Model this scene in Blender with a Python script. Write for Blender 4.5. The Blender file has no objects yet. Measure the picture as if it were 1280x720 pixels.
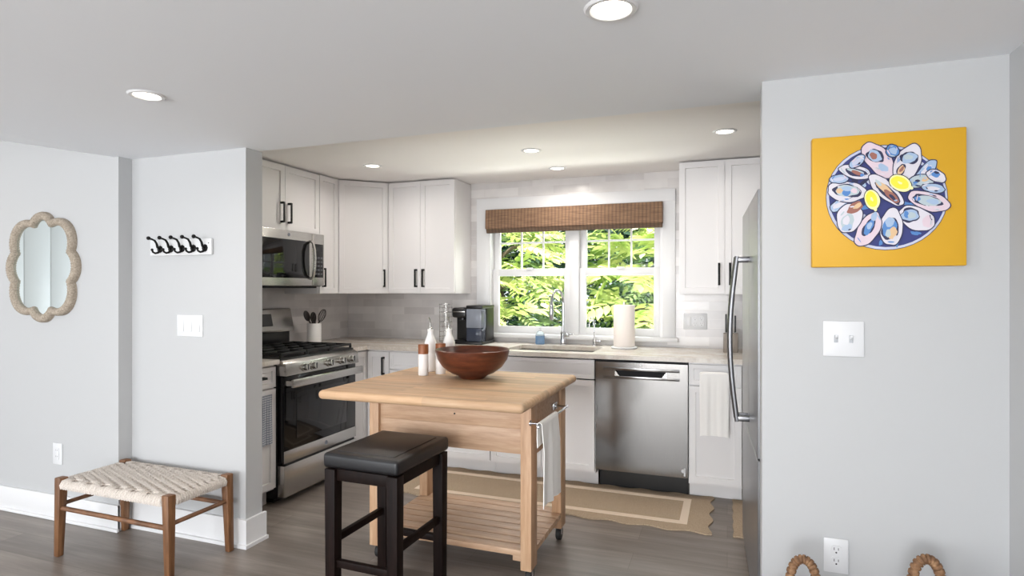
import bpy, bmesh, math, random
from mathutils import Matrix, Vector
PI = math.pi
random.seed(7)
SC = bpy.context.scene
COL = SC.collection

# ------------------------------------------------------------------ camera, world, sun, window light, exposure
cam_d = bpy.data.cameras.new('camera')
cam = bpy.data.objects.new('camera', cam_d); COL.objects.link(cam)
cam.location = (0, 0, 1.35)
cam.rotation_euler = (PI/2, 0, math.radians(19.98))
cam_d.sensor_width = 36; cam_d.lens = 36*740/1280; cam_d.shift_y = 2/1280
cam_d.clip_start = 0.05
SC.camera = cam
SC.view_settings.view_transform = 'Standard'
SC.view_settings.look = 'None'
SC.view_settings.gamma = 1.0
SC.view_settings.use_curve_mapping = False
SC.view_settings.exposure = 0.0
SC.cycles.use_denoising = True
SC.cycles.max_bounces = 10
SC.cycles.diffuse_bounces = 6
SC.cycles.transparent_max_bounces = 24
SC.cycles.sample_clamp_indirect = 6.0

W = bpy.data.worlds.new('sky'); SC.world = W; W.use_nodes = True
W.node_tree.nodes['Background'].inputs[0].default_value = (0.90, 0.95, 1.0, 1)
W.node_tree.nodes['Background'].inputs[1].default_value = 1.5

def add_light(name, kind, loc, rot, energy, color, **kw):
    d = bpy.data.lights.new(name, kind); d.energy = energy; d.color = color
    for k, v in kw.items(): setattr(d, k, v)
    o = bpy.data.objects.new(name, d); COL.objects.link(o)
    o.location = loc; o.rotation_euler = rot
    return o
# high sun from the right, behind the house: reaches the trees, not the room
s = add_light('sun', 'SUN', (0, 0, 8), (0, 0, 0), 13.0, (1.0, 0.95, 0.86), angle=0.02)
s.rotation_euler = Vector((-0.55, 0.42, -0.72)).to_track_quat('-Z', 'Y').to_euler()
# daylight coming in through the two big windows of the wall behind the camera
add_light('daylight_rear', 'AREA', (-4.4, -4.6, 1.05), (-PI/2-.32, 0, PI), 118, (0.93, 0.965, 1.0), shape='RECTANGLE', size=2.6, size_y=1.6)
add_light('daylight_rear_centre', 'AREA', (-1.2, -4.6, 1.12), (-PI/2-.32, 0, PI), 240, (0.96, 0.98, 1.0), shape='RECTANGLE', size=2.4, size_y=1.9)
add_light('fill_left', 'AREA', (-6.5, -2.6, 1.15), (0, -PI/2, 0), 70, (0.95, 0.98, 1.0), shape='RECTANGLE', size=1.6, size_y=2.0)  # added fill for the right wall; the far left wall has no opening
add_light('fill_right', 'AREA', (.78, -2.6, 1.2), (0, PI/2, 0), 62, (1.0, 0.99, 0.97), shape='RECTANGLE', size=1.5, size_y=2.0)  # unseen fill lamp, put in to lighten faces turned to the right
# daylight entering by the kitchen window
s = add_light('daylight_kitchen', 'AREA', (-1.17, 5.5, 2.75), (0, 0, 0), 150, (0.97, 0.99, 1.0), shape='RECTANGLE', size=2.2, size_y=1.0)
s.rotation_euler = Vector((0, -1.9, -1.75)).to_track_quat('-Z', 'Y').to_euler()
# lamp added outside, standing in for sunlit ground, to brighten the kitchen ceiling
s = add_light('ground_bounce_fill', 'AREA', (-1.17, 5.5, .25), (0, 0, 0), 130, (1.0, 0.98, 0.93), shape='RECTANGLE', size=2.2, size_y=1.0)
s.rotation_euler = Vector((0, -1.6, 1.35)).to_track_quat('-Z', 'Y').to_euler()
# lamp of the sitting area left of the frame
add_light('lamp_glow', 'POINT', (-5.5, 1.75, 1.85), (0, 0, 0), 6, (1.0, 0.80, 0.56), shadow_soft_size=0.2)

# ------------------------------------------------------------------ helpers: materials
def srgb(r, g, b):
    f = lambda c: (c/12.92 if c <= .04045 else ((c+.055)/1.055)**2.4)
    return (f(r/255), f(g/255), f(b/255), 1)
def mat(name, col, rough=.5, metal=0, **kw):
    m = bpy.data.materials.new(name); m.use_nodes = True
    b = m.node_tree.nodes['Principled BSDF']
    b.inputs['Base Color'].default_value = col; b.inputs['Roughness'].default_value = rough; b.inputs['Metallic'].default_value = metal
    for k, v in kw.items(): b.inputs[k.replace('_', ' ')].default_value = v
    return m
class NT:
    def __init__(s, m): s.t = m.node_tree; s.b = s.t.nodes['Principled BSDF']
    def n(s, ty, **kw):
        x = s.t.nodes.new(ty)
        for k, v in kw.items(): setattr(x, k, v)
        return x
    def l(s, a, b): s.t.links.new(a, b)
    def co(s, scale=(1, 1, 1), rot=(0, 0, 0)):
        tc = s.n('ShaderNodeTexCoord'); mp = s.n('ShaderNodeMapping')
        mp.inputs['Scale'].default_value = scale; mp.inputs['Rotation'].default_value = rot
        s.l(tc.outputs['Object'], mp.inputs['Vector']); return mp.outputs['Vector']
    def noise(s, vec, scale=5, detail=4, rough=.5):
        x = s.n('ShaderNodeTexNoise'); x.inputs['Scale'].default_value = scale; x.inputs['Detail'].default_value = detail; x.inputs['Roughness'].default_value = rough
        s.l(vec, x.inputs['Vector']); return x.outputs['Fac']
    def ramp(s, fac, stops):
        x = s.n('ShaderNodeValToRGB'); e = x.color_ramp.elements
        while len(e) < len(stops): e.new(.5)
        for i, (p, c) in enumerate(stops): e[i].position = p; e[i].color = c
        s.l(fac, x.inputs['Fac']); return x.outputs['Color']
    def mix(s, fac, a, b, mode='MIX'):
        x = s.n('ShaderNodeMix', data_type='RGBA', blend_type=mode)
        if isinstance(fac, float): x.inputs['Factor'].default_value = fac
        else: s.l(fac, x.inputs['Factor'])
        for sock, v in ((x.inputs[6], a), (x.inputs[7], b)):
            if isinstance(v, tuple): sock.default_value = v
            else: s.l(v, sock)
        return x.outputs[2]
    def bump(s, h, strength=.2, dist=.01):
        x = s.n('ShaderNodeBump'); x.inputs['Strength'].default_value = strength; x.inputs['Distance'].default_value = dist
        s.l(h, x.inputs['Height']); s.l(x.outputs['Normal'], s.b.inputs['Normal'])
    def base(s, c): s.l(c, s.b.inputs['Base Color'])

def paint_mat(name, col, rough=.6):
    m = mat(name, col, rough); k = NT(m)
    k.bump(k.noise(k.co(), 260, 2), .04, .002)
    return m
def wood_mat(name, stops, grain=(2, 26, 26), rough=.45, scale=2.5, strips=None):
    m = mat(name, stops[0][1], rough); k = NT(m)
    n = k.noise(k.co(grain), scale, 5, .6)
    c = k.ramp(n, stops)
    if strips:                                  # staves of a butcher block, each its own tone
        br = k.n('ShaderNodeTexBrick'); br.offset = .37
        br.inputs['Color1'].default_value = (.80, .80, .80, 1); br.inputs['Color2'].default_value = (1.1, 1.06, 1.0, 1); br.inputs['Mortar'].default_value = (.82, .78, .72, 1)
        br.inputs['Scale'].default_value = 1; br.inputs['Brick Width'].default_value = strips[0]; br.inputs['Row Height'].default_value = strips[1]; br.inputs['Mortar Size'].default_value = .0006
        k.l(k.co(), br.inputs['Vector'])
        c = k.mix(1.0, c, br.outputs['Color'], 'MULTIPLY')
    k.base(c); k.bump(n, .06, .002)
    return m
def brushed(name, col, rough=.28, axis=(1, 1, 60), dark=.86):
    m = mat(name, col, rough, 1.0); k = NT(m)
    n = k.noise(k.co(axis), 9, 3)
    k.base(k.ramp(n, [(.3, tuple(c*dark for c in col[:3])+(1,)), (.7, col)]))
    k.bump(n, .025, .001)
    return m

M = {}
M['wall'] = paint_mat('wall_paint', srgb(184, 185, 186))
M['ceiling'] = paint_mat('ceiling_paint', srgb(236, 239, 243), .75)
M['ceiling_k'] = paint_mat('kitchen_ceiling_paint', srgb(243, 240, 238), .75)
M['trim'] = mat('white_trim_paint', srgb(220, 220, 221), .35)
M['cab'] = mat('white_cabinet_paint', srgb(226, 224, 224), .38)
M['dark_gap'] = mat('dark_recess', srgb(30, 30, 32), .8)
M['black'] = mat('black_metal', srgb(22, 21, 21), .42, .6)
M['black_pl'] = mat('black_plastic', srgb(20, 20, 21), .35)
M['black_gl'] = mat('black_glass', srgb(9, 9, 11), .06, Specular_IOR_Level=.38)
M['iron'] = mat('cast_iron', srgb(22, 22, 23), .55)
M['steel'] = brushed('brushed_steel', srgb(196, 194, 190), .27, (1, 1, 70))
M['steel_h'] = brushed('brushed_steel_vertical', srgb(128, 126, 124), .17, (40, 40, 1))
M['steel_f'] = brushed('fridge_steel', srgb(170, 171, 174), .3, (40, 40, 1))
M['fridge_side'] = mat('fridge_side', srgb(34, 35, 38), .5)
M['steel_d'] = mat('dark_steel', srgb(120, 120, 122), .3, 1)
M['chrome'] = mat('chrome', srgb(205, 206, 210), .12, 1)
M['white_pl'] = mat('white_plastic', srgb(216, 217, 219), .4)
M['ceramic'] = mat('white_ceramic', srgb(240, 238, 236), .25)
M['leather'] = mat('black_leather', srgb(13, 13, 17), .40); _k = NT(M['leather']); _k.bump(_k.noise(_k.co(), 180, 3), .15, .002)
M['espresso'] = wood_mat('espresso_wood', [(.3, srgb(17, 11, 10)), (.7, srgb(31, 20, 17))], (22, 22, 2), .5)
M['espresso'].node_tree.nodes['Principled BSDF'].inputs['Specular IOR Level'].default_value = .12
M['island'] = wood_mat('butcher_block', [(.3, srgb(192, 156, 122)), (.5, srgb(205, 171, 137)), (.72, srgb(214, 184, 152))], (2, 26, 26), .55, 2.5, (.45, .042))
M['island_x'] = wood_mat('pale_wood_boards', [(.3, srgb(168, 134, 106)), (.5, srgb(186, 152, 123)), (.72, srgb(200, 169, 140))], (2, 22, 22), .5)
M['island_z'] = wood_mat('pale_wood_posts', [(.3, srgb(172, 134, 102)), (.5, srgb(189, 152, 119)), (.72, srgb(203, 170, 138))], (22, 22, 2), .5)
M['walnut'] = wood_mat('bowl_wood', [(.3, srgb(54, 24, 15)), (.55, srgb(92, 46, 28)), (.75, srgb(112, 62, 38))], (3, 3, 14), .3)
M['capwood'] = wood_mat('cap_wood', [(.3, srgb(122, 68, 36)), (.7, srgb(158, 96, 56))], (14, 14, 3), .45)
M['teak'] = wood_mat('teak_wood', [(.3, srgb(92, 60, 36)), (.55, srgb(122, 84, 54)), (.75, srgb(146, 106, 74))], (22, 22, 2), .45)
M['teak_x'] = wood_mat('teak_rail_wood', [(.3, srgb(92, 62, 42)), (.7, srgb(138, 98, 70))], (6, 6, 6), .45)
M['rope'] = mat('cream_cord', srgb(214, 202, 186), .85); _k = NT(M['rope']); _n = _k.noise(_k.co(), 220, 3); _k.base(_k.ramp(_n, [(.3, srgb(188, 178, 168)), (.7, srgb(220, 212, 204))])); _k.bump(_n, .4, .003)
M['jute'] = mat('jute_weave', srgb(180, 158, 128), .95); _k = NT(M['jute']); _n = _k.noise(_k.co((1, 3, 1)), 150, 3); _k.base(_k.ramp(_n, [(.3, srgb(158, 138, 115)), (.7, srgb(194, 174, 149))])); _k.bump(_n, .5, .004)
M['jute_l'] = mat('jute_border', srgb(230, 212, 192), .95); _k = NT(M['jute_l']); _k.bump(_k.noise(_k.co(), 200, 2), .4, .003)
M['wicker'] = mat('wicker', srgb(150, 104, 66), .7); _k = NT(M['wicker']); _n = _k.noise(_k.co(), 60, 4); _k.base(_k.ramp(_n, [(.3, srgb(88, 60, 40)), (.55, srgb(132, 97, 67)), (.75, srgb(168, 132, 98))]))
M['mirror_rope'] = mat('greige_cord', srgb(176, 160, 142), .85); _k = NT(M['mirror_rope']); _n = _k.noise(_k.co(), 120, 3); _k.base(_k.ramp(_n, [(.3, srgb(138, 126, 112)), (.7, srgb(178, 166, 150))])); _k.bump(_n, .3, .003)
M['mirror'] = mat('mirror_glass', srgb(226, 236, 236), .02, 1)
M['cloth'] = mat('white_cloth', srgb(246, 244, 241), .9); _k = NT(M['cloth']); _k.bump(_k.noise(_k.co(), 420, 2), .3, .002)
M['paper'] = mat('paper_towel', srgb(244, 236, 230), .9); _k = NT(M['paper']); _k.bump(_k.noise(_k.co(), 160, 2), .25, .002)
M['bulb'] = mat('lamp_lens', (1, .95, .87, 1), .4, Emission_Color=(1, .90, .76, 1), Emission_Strength=7.0)
M['soap'] = mat('blue_soap', srgb(150, 186, 222), .1, Transmission_Weight=.6, IOR=1.33)
M['grey_pl'] = mat('grey_translucent_plastic', srgb(150, 156, 168), .12, Transmission_Weight=.35, IOR=1.3)
M['smoke_pl'] = mat('smoked_plastic', srgb(62, 68, 82), .12, Transmission_Weight=.2, IOR=1.3)
M['display'] = mat('display_black', srgb(22, 24, 28), .15)
M['rubber'] = mat('black_rubber', srgb(24, 24, 24), .6)
M['knife_block'] = wood_mat('grey_wood', [(.3, srgb(118, 108, 100)), (.7, srgb(150, 140, 130))], (14, 14, 3), .5)
M['darkspoon'] = mat('dark_utensil', srgb(42, 36, 36), .45)
M['whisk'] = mat('grey_wire', srgb(70, 68, 68), .35, .8)

# glass pane: see-through with a faint reflection
m = bpy.data.materials.new('window_glass'); m.use_nodes = True; t = m.node_tree; t.nodes.clear()
o_ = t.nodes.new('ShaderNodeOutputMaterial'); mx = t.nodes.new('ShaderNodeMixShader'); tr = t.nodes.new('ShaderNodeBsdfTransparent'); gl = t.nodes.new('ShaderNodeBsdfGlossy'); fr = t.nodes.new('ShaderNodeFresnel')
tr.inputs[0].default_value = (.96, .98, .97, 1); gl.inputs['Roughness'].default_value = .02; fr.inputs['IOR'].default_value = 1.12
t.links.new(fr.outputs[0], mx.inputs[0]); t.links.new(tr.outputs[0], mx.inputs[1]); t.links.new(gl.outputs[0], mx.inputs[2]); t.links.new(mx.outputs[0], o_.inputs[0])
M['glass'] = m
def leaf_mat(name, a, b):
    m = bpy.data.materials.new(name); m.use_nodes = True; t = m.node_tree; t.nodes.clear()
    out = t.nodes.new('ShaderNodeOutputMaterial'); mx = t.nodes.new('ShaderNodeMixShader'); d = t.nodes.new('ShaderNodeBsdfDiffuse'); tl = t.nodes.new('ShaderNodeBsdfTranslucent')
    tc = t.nodes.new('ShaderNodeTexCoord'); n = t.nodes.new('ShaderNodeTexNoise'); r = t.nodes.new('ShaderNodeValToRGB')
    n.inputs['Scale'].default_value = 3.5; n.inputs['Detail'].default_value = 3
    r.color_ramp.elements[0].position = .35; r.color_ramp.elements[0].color = a; r.color_ramp.elements[1].position = .65; r.color_ramp.elements[1].color = b
    t.links.new(tc.outputs['Object'], n.inputs['Vector']); t.links.new(n.outputs['Fac'], r.inputs['Fac'])
    for x in (d, tl): t.links.new(r.outputs['Color'], x.inputs[0])
    mx.inputs[0].default_value = .30
    t.links.new(d.outputs[0], mx.inputs[1]); t.links.new(tl.outputs[0], mx.inputs[2]); t.links.new(mx.outputs[0], out.inputs[0])
    return m
M['leaf'] = leaf_mat('yellow_green_leaves', srgb(136, 166, 82), srgb(222, 226, 156))
M['leaf2'] = leaf_mat('mid_green_leaves', srgb(84, 122, 78), srgb(166, 188, 122))
M['leaf3'] = leaf_mat('dark_green_leaves', srgb(44, 70, 62), srgb(96, 122, 98))
M['bark'] = mat('bark', srgb(92, 80, 68), .9)
M['grass'] = mat('grass', srgb(96, 130, 60), .9)

# tile: long glossy hand-made subway tile, every tile a slightly different warm grey
def tile_mat(name, axes):
    m = mat(name, srgb(206, 202, 200), .22); k = NT(m)
    tc = k.n('ShaderNodeTexCoord'); sp = k.n('ShaderNodeSeparateXYZ'); cb = k.n('ShaderNodeCombineXYZ')
    k.l(tc.outputs['Object'], sp.inputs[0]); k.l(sp.outputs[axes[0]], cb.inputs[0]); k.l(sp.outputs[axes[1]], cb.inputs[1])
    br = k.n('ShaderNodeTexBrick'); br.offset = .42
    br.inputs['Color1'].default_value = srgb(190, 186, 185); br.inputs['Color2'].default_value = srgb(224, 221, 219); br.inputs['Mortar'].default_value = srgb(212, 208, 205)
    br.inputs['Scale'].default_value = 1; br.inputs['Brick Width'].default_value = .30; br.inputs['Row Height'].default_value = .0665; br.inputs['Mortar Size'].default_value = .0016; br.inputs['Mortar Smooth'].default_value = .1
    k.l(cb.outputs[0], br.inputs['Vector'])
    n = k.noise(k.co(), 7, 3)
    k.base(k.mix(.25, br.outputs['Color'], k.ramp(n, [(.3, srgb(192, 187, 186)), (.7, srgb(230, 227, 225))])))
    h = k.n('ShaderNodeMath', operation='MULTIPLY_ADD'); h.inputs[1].default_value = -1.0
    k.l(br.outputs['Fac'], h.inputs[0]); k.l(k.noise(k.co(), 16, 2), h.inputs[2])
    k.bump(h.outputs[0], .18, .004)
    return m
M['tile_x'] = tile_mat('tile_back', (0, 2)); M['tile_y'] = tile_mat('tile_left', (1, 2))
# floor: grey-brown planks running along x
m = mat('plank_floor', srgb(120, 108, 99), .36); k = NT(m)
br = k.n('ShaderNodeTexBrick'); br.offset = .37; br.offset_frequency = 2
br.inputs['Color1'].default_value = (.84, .84, .84, 1); br.inputs['Color2'].default_value = (1.12, 1.12, 1.12, 1); br.inputs['Mortar'].default_value = (.62, .60, .58, 1)
br.inputs['Scale'].default_value = 1; br.inputs['Brick Width'].default_value = 1.22; br.inputs['Row Height'].default_value = .18; br.inputs['Mortar Size'].default_value = .0012
k.l(k.co(), br.inputs['Vector'])
n1 = k.noise(k.co((.9, 11, 1)), 1.7, 7, .66); n2 = k.noise(k.co((.6, 3, 1)), 1.4, 2)
c1 = k.ramp(n1, [(.25, srgb(92, 84, 78)), (.5, srgb(128, 118, 110)), (.76, srgb(164, 153, 143))])
c2 = k.mix(.35, c1, k.ramp(n2, [(.35, srgb(112, 101, 92)), (.65, srgb(144, 135, 128))]))
k.base(k.mix(1.0, c2, br.outputs['Color'], 'MULTIPLY')); k.bump(n1, .05, .002)
M['floor'] = m
# quartz worktop
m = mat('quartz', srgb(222, 214, 203), .25); k = NT(m)
n1 = k.noise(k.co((1, 2, 1)), 3, 6, .7); n2 = k.noise(k.co(), 60, 2)
k.base(k.mix(.3, k.ramp(n1, [(.40, srgb(212, 205, 196)), (.5, srgb(192, 180, 168)), (.56, srgb(214, 208, 200))]), k.ramp(n2, [(.3, srgb(190, 182, 172)), (.7, srgb(216, 210, 202))])))
M['quartz'] = m
# woven-wood blind
m = mat('woven_wood', srgb(140, 105, 80), .8); k = NT(m)
w1 = k.n('ShaderNodeTexWave', wave_type='BANDS', bands_direction='X'); w1.inputs['Scale'].default_value = 11; w1.inputs['Distortion'].default_value = .6
w2 = k.n('ShaderNodeTexWave', wave_type='BANDS', bands_direction='Z'); w2.inputs['Scale'].default_value = 34; w2.inputs['Distortion'].default_value = 1.0
v = k.co(); k.l(v, w1.inputs['Vector']); k.l(v, w2.inputs['Vector'])
n = k.noise(k.co((2, 1, 40)), 4, 3)
c = k.ramp(n, [(.3, srgb(134, 110, 92)), (.7, srgb(174, 148, 124))])
c = k.mix(.55, c, k.ramp(w1.outputs['Fac'], [(.2, srgb(150, 128, 112)), (.6, srgb(236, 216, 192))]), 'MULTIPLY')
c = k.mix(.35, c, k.ramp(w2.outputs['Fac'], [(.3, srgb(120, 96, 78)), (.6, srgb(226, 196, 166))]), 'MULTIPLY')
k.base(c); k.bump(w2.outputs['Fac'], .4, .004)
M['blind'] = m
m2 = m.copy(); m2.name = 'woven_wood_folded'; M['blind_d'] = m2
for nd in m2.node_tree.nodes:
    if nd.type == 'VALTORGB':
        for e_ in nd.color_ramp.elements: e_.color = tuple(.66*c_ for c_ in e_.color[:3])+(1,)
# grey windowpane-check towel
m = mat('check_towel', srgb(220, 222, 226), .9); k = NT(m)
br = k.n('ShaderNodeTexBrick'); br.offset = 0
br.inputs['Color1'].default_value = srgb(196, 200, 208); br.inputs['Color2'].default_value = srgb(206, 209, 216); br.inputs['Mortar'].default_value = srgb(110, 118, 134)
br.inputs['Scale'].default_value = 1; br.inputs['Brick Width'].default_value = .014; br.inputs['Row Height'].default_value = .014; br.inputs['Mortar Size'].default_value = .0022
sp = k.n('ShaderNodeSeparateXYZ'); cb = k.n('ShaderNodeCombineXYZ'); tc = k.n('ShaderNodeTexCoord')
k.l(tc.outputs['Object'], sp.inputs[0]); k.l(sp.outputs[1], cb.inputs[0]); k.l(sp.outputs[2], cb.inputs[1]); k.l(cb.outputs[0], br.inputs['Vector']); k.base(br.outputs['Color'])
M['check'] = m

# ------------------------------------------------------------------ helpers: meshes and objects
def smooth_bm(bm, ang=35):
    a = math.radians(ang)
    for f in bm.faces: f.smooth = True
    for e in bm.edges:
        if len(e.link_faces) != 2 or e.calc_face_angle(0) > a: e.smooth = False
class MB:
    """collects shapes; build() links them as one mesh object"""
    def __init__(s): s.bm = bmesh.new()
    def _add(s, b, mi, mx):
        if mx is not None: b.transform(mx)
        for f in b.faces: f.material_index = mi
        me = bpy.data.meshes.new('t'); b.to_mesh(me); b.free(); s.bm.from_mesh(me); bpy.data.meshes.remove(me); return s
    def box(s, x0, x1, y0, y1, z0, z1, bev=0, seg=2, mi=0, mx=None):
        b = bmesh.new(); bmesh.ops.create_cube(b, size=1)
        for v in b.verts: v.co = Vector((x0+(v.co.x+.5)*(x1-x0), y0+(v.co.y+.5)*(y1-y0), z0+(v.co.z+.5)*(z1-z0)))
        if bev: bmesh.ops.bevel(b, geom=list(b.edges), offset=bev, segments=seg, profile=.5, affect='EDGES', clamp_overlap=True)
        return s._add(b, mi, mx)
    def hexa(s, bottom, top, bev=0, mi=0, mx=None):     # box from two quads
        b = bmesh.new(); vs = [b.verts.new(p) for p in list(bottom)+list(top)]
        for q in ((3, 2, 1, 0), (4, 5, 6, 7), (0, 1, 5, 4), (1, 2, 6, 5), (2, 3, 7, 6), (3, 0, 4, 7)): b.faces.new([vs[i] for i in q])
        bmesh.ops.recalc_face_normals(b, faces=b.faces)
        if bev: bmesh.ops.bevel(b, geom=list(b.edges), offset=bev, segments=2, profile=.5, affect='EDGES', clamp_overlap=True)
        return s._add(b, mi, mx)
    def cyl(s, p0, p1, r0, r1=None, n=20, mi=0, mx=None, bev=0):
        p0, p1 = Vector(p0), Vector(p1); r1 = r0 if r1 is None else r1; d = p1-p0
        b = bmesh.new(); bmesh.ops.create_cone(b, cap_ends=True, segments=n, radius1=r0, radius2=r1, depth=d.length)
        if bev:
            es = [e for e in b.edges if abs(e.verts[0].co.z-e.verts[1].co.z) < 1e-6]
            bmesh.ops.bevel(b, geom=es, offset=bev, segments=2, profile=.5, affect='EDGES')
        b.transform(Matrix.Translation((p0+p1)/2) @ d.to_track_quat('Z', 'Y').to_matrix().to_4x4())
        return s._add(b, mi, mx)
    def sphere(s, c, r, mi=0, mx=None, sc=(1, 1, 1), n=16):
        b = bmesh.new(); bmesh.ops.create_uvsphere(b, u_segments=n, v_segments=max(6, n*2//3), radius=r)
        b.transform(Matrix.Translation(c) @ Matrix.Diagonal((*sc, 1)))
        return s._add(b, mi, mx)
    def tube(s, pts, r, n=10, closed=False, mi=0, mx=None):
        pts = [Vector(p) for p in pts]; N = len(pts); b = bmesh.new(); rings = []
        rr = r if isinstance(r, (list, tuple)) else [r]*N
        up = None
        for i in range(N):
            a = pts[(i-1) % N] if (closed or i > 0) else pts[i]; c = pts[(i+1) % N] if (closed or i < N-1) else pts[i]
            t = (c-a).normalized()
            if up is None:
                up = Vector((0, 0, 1)) if abs(t.z) < .9 else Vector((1, 0, 0))
            u = (up - t*up.dot(t)).normalized(); w = t.cross(u); up = u
            rings.append([b.verts.new(pts[i]+rr[i]*(math.cos(2*PI*k/n)*u+math.sin(2*PI*k/n)*w)) for k in range(n)])
        for i in range(N if closed else N-1):
            A, B = rings[i], rings[(i+1) % N]
            for k in range(n): b.faces.new((A[k], A[(k+1) % n], B[(k+1) % n], B[k]))
        if not closed:
            b.faces.new(rings[0][::-1]); b.faces.new(rings[-1])
        bmesh.ops.recalc_face_normals(b, faces=b.faces)
        return s._add(b, mi, mx)
    def lathe(s, prof, c=(0, 0, 0), n=32, mi=0, mx=None):
        b = bmesh.new(); rings = []
        for r, z in prof:
            if r < 1e-5: rings.append([b.verts.new((c[0], c[1], c[2]+z))])
            else: rings.append([b.verts.new((c[0]+r*math.cos(2*PI*k/n), c[1]+r*math.sin(2*PI*k/n), c[2]+z)) for k in range(n)])
        for A, B in zip(rings, rings[1:]):
            for k in range(n):
                q = [A[k % len(A)], A[(k+1) % len(A)], B[(k+1) % len(B)], B[k % len(B)]]
                q2 = []
                for v in q:
                    if v not in q2: q2.append(v)
                if len(q2) > 2: b.faces.new(q2)
        bmesh.ops.recalc_face_normals(b, faces=b.faces)
        return s._add(b, mi, mx)
    def prism(s, poly, a0, a1, axis='z', bev=0, mi=0, mx=None):
        """poly in the two other axes, extruded along axis"""
        b = bmesh.new()
        def P(u, v, w): return {'z': (u, v, w), 'y': (u, w, v), 'x': (w, u, v)}[axis]
        A = [b.verts.new(P(u, v, a0)) for u, v in poly]; B = [b.verts.new(P(u, v, a1)) for u, v in poly]
        b.faces.new(A); b.faces.new(B[::-1]); n = len(poly)
        for i in range(n): b.faces.new((A[i], B[i], B[(i+1) % n], A[(i+1) % n]))
        bmesh.ops.recalc_face_normals(b, faces=b.faces)
        if bev: bmesh.ops.bevel(b, geom=list(b.edges), offset=bev, segments=2, profile=.5, affect='EDGES', clamp_overlap=True)
        return s._add(b, mi, mx)
    def grid(s, f, nu, nv, mi=0, mx=None):
        b = bmesh.new(); V = [[b.verts.new(f(i/nu, j/nv)) for j in range(nv+1)] for i in range(nu+1)]
        for i in range(nu):
            for j in range(nv): b.faces.new((V[i][j], V[i+1][j], V[i+1][j+1], V[i][j+1]))
        return s._add(b, mi, mx)
    def door(s, w, h, mx, rail=.057, t=.02, rec=.010):   # shaker front, local: x 0..w, front at y=0, z 0..h
        b = bmesh.new(); bmesh.ops.create_cube(b, size=1)
        for v in b.verts: v.co = Vector(((v.co.x+.5)*w, (v.co.y+.5)*t, (v.co.z+.5)*h))
        b.faces.ensure_lookup_table()
        f = min(b.faces, key=lambda q: q.calc_center_median().y)
        bmesh.ops.inset_individual(b, faces=[f], thickness=rail, depth=0)
        bmesh.ops.inset_individual(b, faces=[f], thickness=.003, depth=-rec)
        return s._add(b, 0, mx)
    def build(s, name, mats, parent=None, world=True, ang=35):
        me = bpy.data.meshes.new(name)
        if world and parent is not None:
            r = parent
            while r.parent: r = r.parent
            s.bm.transform(ROOTM[r.name].inverted())
        smooth_bm(s.bm, ang)
        s.bm.to_mesh(me); s.bm.free()
        for m_ in (mats if isinstance(mats, (list, tuple)) else [mats]): me.materials.append(m_)
        o = bpy.data.objects.new(name, me); COL.objects.link(o)
        if parent is not None: o.parent = parent
        else: ROOTM[o.name] = Matrix.Identity(4)
        return o
ROOTM = {}
def thing(name, label, cat, loc=(0, 0, 0), rz=0, group=None):
    o = bpy.data.objects.new(name, None); COL.objects.link(o); o.empty_display_size = .05
    o.location = loc; o.rotation_euler = (0, 0, rz); o['label'] = label; o['category'] = cat
    if group: o['group'] = group
    ROOTM[o.name] = Matrix.Translation(loc) @ Matrix.Rotation(rz, 4, 'Z')
    return o
def tag(o, label, cat, group=None):
    o['label'] = label; o['category'] = cat
    if group: o['group'] = group
    return o
def struct(name, mb, m, parent=None):
    o = mb.build(name, m, parent)
    if parent is None: o['kind'] = 'structure'
    return o
def dup(root, loc, rz=None, label=None):
    r = root.copy(); COL.objects.link(r); r.location = loc
    if rz is not None: r.rotation_euler = (0, 0, rz)
    if label: r['label'] = label
    for ch in list(root.children):
        c = ch.copy(); COL.objects.link(c); c.parent = r
        for g in list(ch.children):
            d = g.copy(); COL.objects.link(d); d.parent = c
    return r
T = Matrix.Translation
def RZ(a): return Matrix.Rotation(math.radians(a), 4, 'Z')
def at(x, y, z, a=0): return T((x, y, z)) @ RZ(a)      # frame of a front: a=0 faces -y, a=90 faces +x, a=45 the diagonal
def pull(mx, x, z0, z1, horiz=False):                  # black bar pull on a front, in the front's frame
    b = MB(); r = .0072
    if horiz:
        b.box(z0, z1, -.034, -.026, x-r, x+r, .002, mx=mx)
        for q in (z0+.006, z1-.006): b.box(q-r, q+r, -.030, 0, x-r, x+r, .001, mx=mx)
    else:
        b.box(x-r, x+r, -.034, -.026, z0, z1, .002, mx=mx)
        for q in (z0+.006, z1-.006): b.box(x-r, x+r, -.030, 0, q-r, q+r, .001, mx=mx)
    return b

# ------------------------------------------------------------------ room shell
XL, YB = -3.29, 4.62            # kitchen left wall, kitchen back wall
ZC, ZK = 2.095, 2.247           # ceiling of the front room, ceiling of the kitchen
struct('floor', MB().box(-6.6, 1.1, -4.9, 4.8, -.08, 0), M['floor'])
cb = MB(); cb.box(-3.24, .96, -4.9, 2.53, ZC, ZC+.28)
cb.hexa([(-6.6, -4.9, 2.70), (-3.24, -4.9, ZC), (-3.24, 2.5, ZC), (-6.6, 2.5, 2.70)], [(-6.6, -4.9, 2.8), (-3.24, -4.9, ZC+.28), (-3.24, 2.5, ZC+.28), (-6.6, 2.5, 2.8)])
struct('ceiling', cb, M['ceiling'])
struct('ceiling_kitchen', MB().box(-3.5, 1.1, 2.531, 4.8, ZK, ZK+.14), M['ceiling_k'])
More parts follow.
